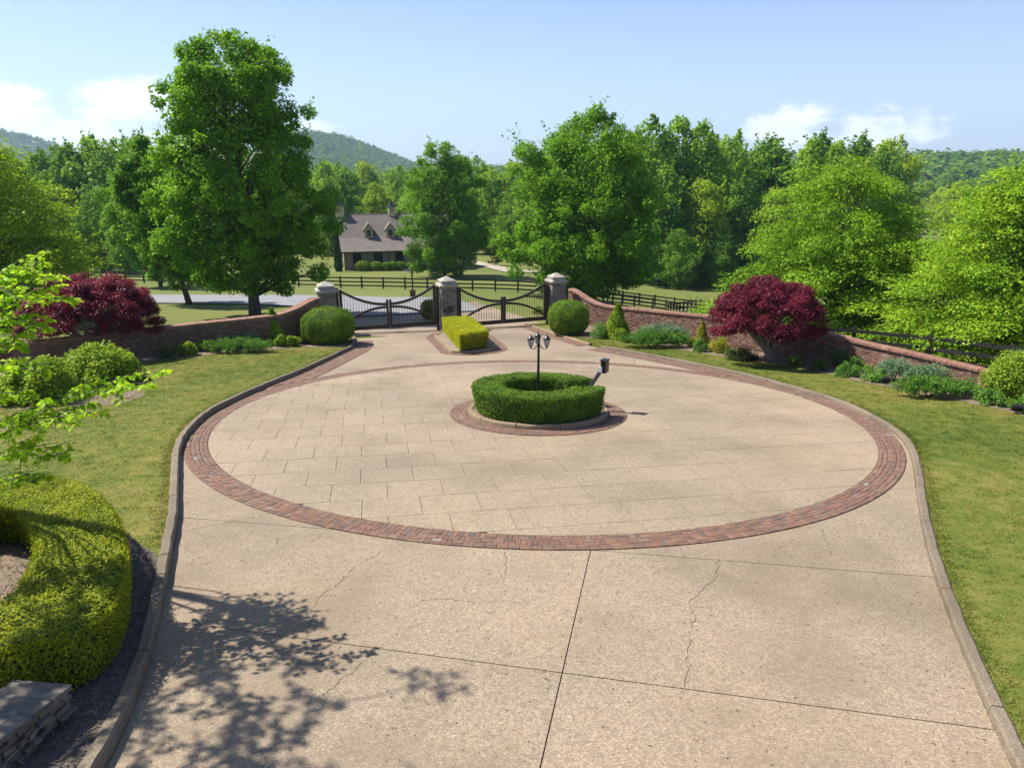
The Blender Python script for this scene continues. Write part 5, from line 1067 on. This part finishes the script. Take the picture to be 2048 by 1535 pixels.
g = ground(1076, 628); shrub('mound_shrub', 'small plant seen through the right-hand gate', 0, 0, 0, 0, 'mound', L['juniper'], 496, 0.09, 500, None, 1.0, base=g, wide=0.8, high=0.5)

# ------------------------------------------------------------------ clipped hedges
def pip(px_, py_, poly):
    ins = np.zeros(len(px_), bool); j = len(poly) - 1
    for i in range(len(poly)):
        xi, yi = poly[i]; xj, yj = poly[j]; c = ((yi > py_) != (yj > py_)) & (px_ < (xj - xi) * (py_ - yi) / (yj - yi + 1e-12) + xi); ins ^= c; j = i
    return ins
def edge_dist(x, y, poly):
    d = np.full(len(x), 1e9)
    for i in range(len(poly)):
        a = poly[i]; b = poly[(i + 1) % len(poly)]; ab = b - a; t = np.clip(((x - a[0]) * ab[0] + (y - a[1]) * ab[1]) / (ab @ ab + 1e-12), 0, 1); d = np.minimum(d, np.hypot(x - a[0] - ab[0] * t, y - a[1] - ab[1] * t))
    return d
def hedge(name, label, poly, zfn, h, mat, seed, ls, dtop, dside, z0=0.05, bev=0.10, taper=0.05, rough=0.02):
    """poly: plan outline (n,2), counter-clockwise; clipped flat top with rounded shoulders"""
    r = rnd(seed); poly = np.asarray(poly, float); poly = resample(np.r_[poly, poly[:1]], 0.1)[:-1]; ar = 0.5 * np.sum(poly[:, 0] * np.roll(poly[:, 1], -1) - np.roll(poly[:, 0], -1) * poly[:, 1])
    if ar < 0: poly = poly[::-1]; ar = -ar
    c = poly.mean(0); e = empty(name, (c[0], c[1], float(zfn(c[0], c[1]))), label, 'hedge'); lo = poly.min(0); hi = poly.max(0)
    n = int((hi - lo).prod() * dtop); x = r.uniform(lo[0], hi[0], n); y = r.uniform(lo[1], hi[1], n); k = pip(x, y, poly); x, y = x[k], y[k]; ed = edge_dist(x, y, poly); n = len(x)
    z = zfn(x, y) + h - np.clip(bev - ed, 0, bev) ** 2 / bev * 0.8 + r.normal(0, rough, n) + rough * 1.4 * np.sin(x * 7 + y * 3 + seed) * np.cos(y * 6 - x * 2)
    P = [np.stack([x, y, z], 1)]; N = [unit(np.array([0, 0, 1.0]) + r.normal(0, 0.45, (n, 3)))]; T = [rdir(r, n) + np.array([0, 0, 0.5])]
    for i in range(len(poly)):
        a, b = poly[i], poly[(i + 1) % len(poly)]; d = b - a; ln = np.linalg.norm(d); m_ = r.poisson(ln * h * dside)
        if m_ == 0: continue
        nr = np.array([d[1], -d[0]]) / ln; s = r.uniform(0, 1, m_); q = r.uniform(0, 1, m_); pos = a + d * s[:, None] + nr * ((q - 1) * taper * -1 * -1 + r.normal(0, rough, m_))[:, None] - nr * (np.clip(q - 0.88, 0, 1) ** 2 * 3 * bev)[:, None]
        P.append(np.c_[pos, zfn(pos[:, 0], pos[:, 1]) + z0 + q * (h - z0)]); nn = np.array([nr[0], nr[1], 0.25]); N.append(unit(nn + r.normal(0, 0.5, (m_, 3)))); T.append(rdir(r, m_) + np.array([0, 0, 0.5]))
    P = np.concatenate(P); N = np.concatenate(N); T = np.concatenate(T); st_ = r.uniform(size=len(P)) < 0.07; P[st_] += N[st_] * r.exponential(0.028, (st_.sum(), 1)); leaf_obj('foliage', P, N, T, ls * r.uniform(0.7, 1.3, len(P)), mat, e)
    nxt = np.roll(poly, -1, 0); prv = np.roll(poly, 1, 0); tg_ = unit(nxt - prv); inn_ = poly - np.stack([tg_[:, 1], -tg_[:, 0]], 1) * (0.05 + taper); m = MB(); pl3 = [V3(p[0], p[1], float(zfn(p[0], p[1]))) for p in inn_]; m.prism(pl3, 0.0, h - 0.05); m.build('inner_branches', M['core'], e)
    m = MB()
    for q in range(10):
        i = r.integers(len(inn_)); p = pl3[i]; m.tube([p, p + V3(*r.normal(0, 0.04, 2), h * 0.6)], [0.014, 0.006], 5)
    m.build('stem', M['bark'], e); return e
zc = lambda x, y: zplane(x, y) + 0.1
def pc(r_, a): p = luv(r_ * math.cos(math.radians(a)), r_ * math.sin(math.radians(a))); return p[:2]
g0, g1 = 26, 352
outl = [pc(1.83, a) for a in np.linspace(g0, g1, 60)] + [pc(0.98, a) for a in np.linspace(g1 - 6, g0 + 4, 44)]
hedge('round_hedge', 'clipped C-shaped green hedge round the lamp post', outl, zc, 0.74, L['island'], 501, 0.042, 2600, 2600, taper=0.12)
def upx(L_, dz): return [at(*q, dz)[:2] for q in L_]
YH = 0.88; hedge('golden_hedge', 'clipped golden box-shaped hedge before the middle pillar', upx([(884, 634.5), (940, 632.5), (977, 661), (919, 668)], YH), zc, YH - 0.1, L['gold'], 502, 0.042, 3000, 2600, taper=0.06)
FO = [(-330, 1180), (-260, 1040), (-120, 985), (-40, 966), (40, 952), (110, 951), (180, 968), (232, 1018), (256, 1085), (251, 1150), (226, 1212), (172, 1258), (90, 1284), (-20, 1298), (-160, 1300), (-280, 1270)]
FI = [(-200, 1120), (-120, 1040), (-40, 1010), (10, 1008), (52, 1030), (73, 1075), (66, 1112), (40, 1165), (0, 1203), (-80, 1215), (-170, 1180)]
def ring_poly(o, i): o = list(o); i = list(i); return o + [o[0]] + [i[0]] + i[::-1]
FH = 0.80; oo = smooth_path([V3(*p, 0) for p in upx(FO + FO[:1], FH)], 0.12)[:, :2]; ii = smooth_path([V3(*p, 0) for p in upx(FI + FI[:1], FH)], 0.12)[:, :2]
def ccw(p): p = np.asarray(p); return p if np.sum(p[:-1, 0] * p[1:, 1] - p[1:, 0] * p[:-1, 1]) > 0 else p[::-1]
oo = ccw(oo); ii = ccw(ii)[::-1]; j = int(np.argmin(np.linalg.norm(oo - ii[0], axis=1))); oo = np.r_[oo[j:-1], oo[:j + 1]]
gp = unit((oo[0] - ii[0])[None])[0]; gp = np.array([-gp[1], gp[0]]) * 0.01
hp = np.r_[oo[:-1], [oo[0] - gp * 0], ii[:-1], [ii[0]]]
sheet('mulch_patch', [V3(p[0], p[1], zplane(p[0], p[1])) for p in ii[:-1]], M['mulch'], 0.08, 0.128)
hedge('clipped_hedge', 'large clipped yellow-green hedge with a hollow middle at lower left', hp, zc, FH - 0.1, L['yewgold'], 503, 0.034, 4200, 3600, taper=0.07, rough=0.015)

# planted median before the middle pillar
MP = [at(*p)[:] for p in [(868, 675.5), (884, 690), (900.5, 706), (942, 708), (982, 703.5), (998, 698), (990, 688), (975, 676), (950, 662), (925, 655), (890, 658)]]
mp_ = np.array(MP); mp_ = resample(np.r_[mp_, mp_[:1]], 0.2)[:-1]; ar = np.sum(mp_[:, 0] * np.roll(mp_[:, 1], -1) - np.roll(mp_[:, 0], -1) * mp_[:, 1]); mp_ = mp_ if ar > 0 else mp_[::-1]
tag(kerb('kerb', mp_, +1, M['kerb_tan'], w=0.15, h=0.13, seed=6, closed=True).build('kerb', M['kerb_tan']), 'tan kerb round the golden hedge bed', kind='structure')
sheet('gravel_bed', off(np.r_[mp_, mp_[:1]], 0.12, 1)[:-1], M['gravel'], 0.0, 0.10)
mpath = mp_[[i for i in range(len(mp_)) if mp_[i][1] < at(0, 668)[1] + 9]]
pcs = path_bricks(np.r_[mp_, mp_[:2]], -1, 0.02, 0.41, 37, lambda c, u_: in_ring(c, u_) or c[1] > 36.5)
mb_ = tag(empty('brick_band', mp_[0]), 'red brick band round the golden hedge bed', kind='structure'); place_pieces(mb_, 'brick', 'brick_band_remainder', pcs, M['pave_brick'], 300, 38)

# ------------------------------------------------------------------ stone retaining wall, lower left
sp = smooth_path([at(*p, 0.48) for p in [(136, 1366), (100, 1396), (55, 1432), (0, 1472), (-80, 1540), (-180, 1620)]], 0.05)
e = empty('stone_wall', sp[0] - V3(0, 0, 0.5), 'low dry stone retaining wall at the lower left corner', 'wall'); r = rnd(520); pcs = []
tgn = unit(np.gradient(sp, axis=0)); tgn[:, 2] = 0; tgn = unit(tgn); nrw = np.cross(tgn, np.tile([0, 0, 1.0], (len(sp), 1))); sgn = 1 if nrw[0][0] < 0 else -1; nrw = nrw * sgn   # into the bank
m = MB(); vs = []
for i in range(len(sp)):
    t_ = sp[i] - V3(0, 0, 0.07); vs += [t_ + nrw[i] * 0.06 - V3(0, 0, 0.5), t_ + nrw[i] * 0.06, t_ + nrw[i] * 0.55, t_ + nrw[i] * 0.55 - V3(0, 0, 0.5)]
m.add(vs, [(4 * i + q, 4 * i + 4 + q, 4 * i + 4 + (q + 1) % 4, 4 * i + (q + 1) % 4) for i in range(len(sp) - 1) for q in range(4)] + [(0, 1, 2, 3)]); m.build('core', M['mortar'], e)
z = -0.5
while z < -0.08:
    h_ = r.uniform(0.035, 0.075); i = int(r.integers(0, 3))
    while i < len(sp) - 2:
        k = int(r.integers(2, 6)); j = min(i + k, len(sp) - 1); c = (sp[i] + sp[j]) / 2; ln = np.linalg.norm(sp[j] - sp[i]) * r.uniform(0.88, 1.0); mi = (i + j) // 2; tt = unit(sp[j] - sp[i] + V3(*r.normal(0, 0.014, 3))); n2 = unit(nrw[mi] - tt * (nrw[mi] @ tt)); pcs.append((c + V3(0, 0, z + h_ / 2) + n2 * (0.05 + r.normal(0, 0.022)), np.array([tt, n2, np.cross(tt, n2)]), (ln / 2 - 0.006, 0.07, h_ / 2 - 0.004))); i = j
    z += h_
i = 0
while i < len(sp) - 2:
    k = int(r.integers(4, 9)); j = min(i + k, len(sp) - 1); ln = np.linalg.norm(sp[j] - sp[i]); mi = (i + j) // 2; tt = unit(sp[j] - sp[i]); n2 = nrw[mi]; pcs.append(((sp[i] + sp[j]) / 2 + n2 * 0.27 - V3(0, 0, 0.035 + r.normal(0, 0.004)), np.array([tt, n2, np.cross(tt, n2)]), (ln / 2 - 0.008, 0.30 + r.normal(0, 0.03), 0.03))); i = j
place_named(e, 'stone', pcs, M['fieldstone'], 521)

# ------------------------------------------------------------------ foreground tree: trunk just outside the frame on the left
r = rnd(540); tb = V3(-9.6, 10.2, 0); tb[2] = zplane(tb[0], tb[1]) + 0.08
e = empty('redbud_tree', tb, 'bright green leafy tree reaching in from the left edge', 'tree'); P = []; N = []; T = []; br = MB()
m = br; tp = [tb + V3(0, 0, -0.1), tb + V3(0.2, -0.1, 2.0), tb + V3(0.5, -0.3, 4.0), tb + V3(0.9, -0.5, 6.2), tb + V3(1.2, -0.7, 8.4)]; m.tube(tp, [0.2, 0.16, 0.13, 0.09, 0.03], 8)
def spray(p0, p1, nl_, rad=0.012, sag=0.12, side=0.34, ls=0.10, twigs=9):
    """a branch carrying twigs of leaves hanging in two ranks"""
    p0 = np.asarray(p0); p1 = np.asarray(p1); ln = np.linalg.norm(p1 - p0); q = [p0 + (p1 - p0) * s + V3(0, 0, sag * ln * math.sin(math.pi * s)) for s in np.linspace(0, 1, 8)]; br.tube(q, [rad * (1.3 - s) for s in np.linspace(0, 1, 8)], 5, caps=False); d = unit((p1 - p0)[None])[0]; sd = unit(np.cross(d, V3(0, 0, 1))[None])[0]
    lines = [(q, 1.0)]
    for k in range(twigs):
        s = r.uniform(0.15, 0.95); b_ = p0 + (p1 - p0) * s + V3(0, 0, sag * ln * math.sin(math.pi * s)); sg = 1 if k % 2 else -1; tl = side * ln * (1.15 - s) * r.uniform(0.6, 1.1) + 0.12; ee = b_ + (d * 0.75 + sd * sg * 0.7 + V3(0, 0, r.normal(0.0, 0.25))) * tl; md = (b_ + ee) / 2 + V3(0, 0, 0.05 * tl); br.tube([b_, md, ee], [rad * 0.5, rad * 0.4, rad * 0.2], 4, caps=False); lines.append(([b_, md, ee - V3(0, 0, 0.04)], tl / ln))
    tot_ = sum(l[1] for l in lines)
    for pts, wt in lines:
        pts = resample(np.array(pts), 0.02); m_ = max(6, int(nl_ * wt / tot_)); i = r.integers(int(len(pts) * 0.1), len(pts), m_); al = unit(np.gradient(pts, axis=0))[i]; sd2 = unit(np.cross(al, np.tile([0, 0, 1.0], (m_, 1)))) * r.choice([-1, 1], m_)[:, None]
        P.append(pts[i] + r.normal(0, 0.012, (m_, 3))); T.append(unit(sd2 * 0.7 + al * 0.35 + np.array([0, 0, -0.55]) + r.normal(0, 0.25, (m_, 3)))); N.append(unit(np.array([0, 0, 0.8]) + sd2 * 0.45 + r.normal(0, 0.25, (m_, 3))))
def near(px, py, D): d = ray(px, py); return V3(0, 0, CZ) + d * (D / d[1])
hub = tb + V3(1.0, -0.6, 3.6)
for a, c, n in (((-25, 560, 9.2), (105, 556, 8.6), 240), ((-25, 600, 9.0), (128, 600, 8.4), 250), ((-25, 640, 9.0), (90, 655, 8.4), 210), ((-25, 590, 9.4), (70, 540, 8.8), 170), ((-25, 680, 8.8), (40, 690, 8.5), 170), ((-60, 560, 8.6), (60, 610, 8.2), 150),
                ((-55, 868, 8.2), (300, 772, 7.6), 420), ((-55, 895, 8.0), (215, 822, 7.5), 330), ((-70, 740, 8.4), (72, 742, 8.0), 150), ((-60, 790, 8.2), (40, 790, 7.9), 120), ((-55, 925, 7.9), (140, 915, 7.4), 240), ((-55, 965, 7.8), (70, 965, 7.4), 160), ((-60, 860, 8.0), (130, 845, 7.6), 200)):
    p0, p1 = near(*a), near(*c); br.tube([tp[2] + V3(0, 0, (p0[2] - tp[2][2]) * 0.5), (tp[2] + p0) / 2 + V3(0, 0, 0.2), p0], [0.02, 0.016, 0.012], 5, caps=False); spray(p0, p1, int(n * 1.12), ls=0.10, twigs=11, sag=0.045)
# upper crown: outside the view, throws the dappled shade on the drive
k = 0
CL_ = []
while k < 64:
    c = (V3(-8.9, 7.2, 7.0), V3(-8.0, 6.9, 8.2), V3(-9.4, 6.4, 7.4))[k % 3] + V3(*(r.normal(0, 1, 3) * np.array([0.85, 0.9, 0.8])))
    if c[2] < 4.6 or pxof(c)[0] > -130: continue
    d = unit((c - tp[3]) * np.array([1, 1, 0.3]))[None][0]; q_ = min(CL_ + [tp[3]], key=lambda z_: np.linalg.norm(z_ - c)); CL_.append(c); br.tube([q_, (c + q_) / 2 + V3(*r.normal(0, 0.08, 3)), c], [0.016, 0.013, 0.008], 4, caps=False); spray(c - d * 0.5, c + d * 0.35, 130, side=0.5, twigs=7); k += 1
P = np.concatenate(P); N = np.concatenate(N); T = np.concatenate(T); leaf_obj('crown', P, N, T, 0.092 * r.uniform(0.5, 1.25, len(P)), L['fore'], e, 0.70, 0.16); br.build('trunk', M['bark'], e)

# ------------------------------------------------------------------ grass, litter
def scatter_poly(poly, n, r): 
    p = np.asarray(poly)[:, :2]; lo, hi = p.min(0), p.max(0); x = r.uniform(lo[0], hi[0], n); y = r.uniform(lo[1], hi[1], n); k = pip(x, y, p); return x[k], y[k]
def blades(name, label, poly, n, dz, seed, excl=(), edge=None):
    r = rnd(seed); x, y = scatter_poly(poly, n, r); k = (y > 5.5) & (y < 36) & (np.abs(x) < 0.80 * y + 1)
    for q in excl: k &= ~pip(x, y, np.asarray(q)[:, :2])
    x, y = x[k], y[k]; hx = np.zeros(len(x))
    if edge is not None:
        q_ = edge[r.integers(0, len(edge), 9000)]; ex = q_[:, 0] + r.normal(0, 0.05, 9000) + r.uniform(-0.15, 0.15, 9000); ey = q_[:, 1] + r.uniform(-0.15, 0.15, 9000); ke = pip(ex, ey, np.asarray(poly)[:, :2]) & (ey > 5)
        x = np.r_[x, ex[ke]]; y = np.r_[y, ey[ke]]; hx = np.r_[hx, r.uniform(0.0, 0.035, ke.sum())]
    ci = r.integers(0, len(x), 1300); tx = np.repeat(x[ci], 12) + r.normal(0, 0.06, 15600); ty = np.repeat(y[ci], 12) + r.normal(0, 0.06, 15600); kt_ = pip(tx, ty, np.asarray(poly)[:, :2]); x = np.r_[x, tx[kt_]]; y = np.r_[y, ty[kt_]]; hx = np.r_[hx, r.uniform(0.0, 0.022, kt_.sum())]
    m = len(x); b = np.stack([x, y, zplane(x, y) + dz], 1); a = r.uniform(0, 6.28, m); w = np.stack([np.cos(a), np.sin(a), 0 * a], 1) * 0.009 * (0.7 + y / 25)[:, None]; tip = b + np.stack([r.normal(0, 0.035, m), r.normal(0, 0.035, m), r.uniform(0.008, 0.03, m) + hx], 1)
    V_ = np.stack([b - w, b + w, tip], 1).reshape(-1, 3); tag(link(name, np_mesh(name, V_, np.arange(m * 3).reshape(m, 3)), M['blade']), label, 'grass', kind='stuff')
blades('lawn_grass', 'mown grass of the left lawn', lawnL, 420000, 0.098, 601, [bl + list(WL[::-1]), fbb], edge=np.array([p for p in LKo if p[1] > at(300, 1112)[1]])); blades('lawn_grass', 'mown grass of the right lawn', lawnR, 420000, 0.073, 602, [list(WR) + brr[::-1]], edge=RKo)
r = rnd(610); x, y = scatter_poly(poly, 16000, r); k = (y > 2.5) & (y < 30); x, y = x[k], y[k]; keep = r.uniform(size=len(x)) < np.clip(9.0 / y, 0.1, 1) ** 1.2; x, y = x[keep], y[keep]; m_ = len(x); u0 = np.hypot(x - CEN[0], y - CEN[1]); h0 = np.where(u0 < R_OUT, 0.022, 0.006); a = r.uniform(0, 6.28, m_)
Pb = np.stack([x, y, zplane(x, y) + h0], 1); V_, F_ = leaf_geo(Pb, unit(np.tile(NRM, (m_, 1)) + r.normal(0, 0.12, (m_, 3))), np.stack([np.cos(a), np.sin(a), 0 * a], 1), r.uniform(0.012, 0.05, m_), 0.26, 0.3)
tag(link('leaf_litter', np_mesh('leaf_litter', V_, F_), plain('dry litter', (0.10, 0.065, 0.035), 0.9, var=0.6, nscale=3)), 'small dry twigs and leaf bits scattered on the drive', 'litter', kind='stuff')
def straw(name, label, poly, n, dz, seed, col):
    r = rnd(seed); x, y = scatter_poly(poly, n, r); k = (y > 4) & (y < 40) & (np.abs(x) < 0.8 * y + 1); x, y = x[k], y[k]; m_ = len(x); a = r.uniform(0, 6.28, m_); Pb = np.stack([x, y, zplane(x, y) + dz], 1); V_, F_ = leaf_geo(Pb, unit(np.array([0, 0, 1.0]) + r.normal(0, 0.35, (m_, 3))), np.stack([np.cos(a), np.sin(a), r.normal(0.1, 0.2, m_)], 1), r.uniform(0.03, 0.10, m_), 0.2, 0.2)
    tag(link(name, np_mesh(name, V_, F_), col), label, 'mulch', kind='stuff')
straw('mulch_chips', 'loose mulch chips in the lower left bed', fbb, 60000, 0.12, 621, plain('bark chips', (0.14, 0.115, 0.09), 0.95, var=0.6, nscale=30)); straw('pine_straw', 'pine straw mulch in the left bed', bl + list(WL[::-1]), 9000, 0.118, 622, M['mulch']); straw('pine_straw', 'pine straw mulch in the right bed', list(WR) + brr[::-1], 30000, 0.094, 623, M['mulch'])

# ------------------------------------------------------------------ haze
HB = MB(); HB.box(V3(0, 1500, 60), (3600, 3300, 190)); hz = HB.build('haze', None); hm = bpy.data.materials.new('haze'); hm.use_nodes = True; ht = NT(hm.node_tree); ht.n.clear(); ho = ht.a('ShaderNodeOutputMaterial'); pv = ht.a('ShaderNodeVolumePrincipled'); pv.inputs['Color'].default_value = (0.58, 0.80, 1.0, 1); pv.inputs['Density'].default_value = 0.00016; pv.inputs['Anisotropy'].default_value = 0.2; ht.link(pv.outputs[0], ho.inputs['Volume']); hz.data.materials.append(hm); hz['kind'] = 'stuff'
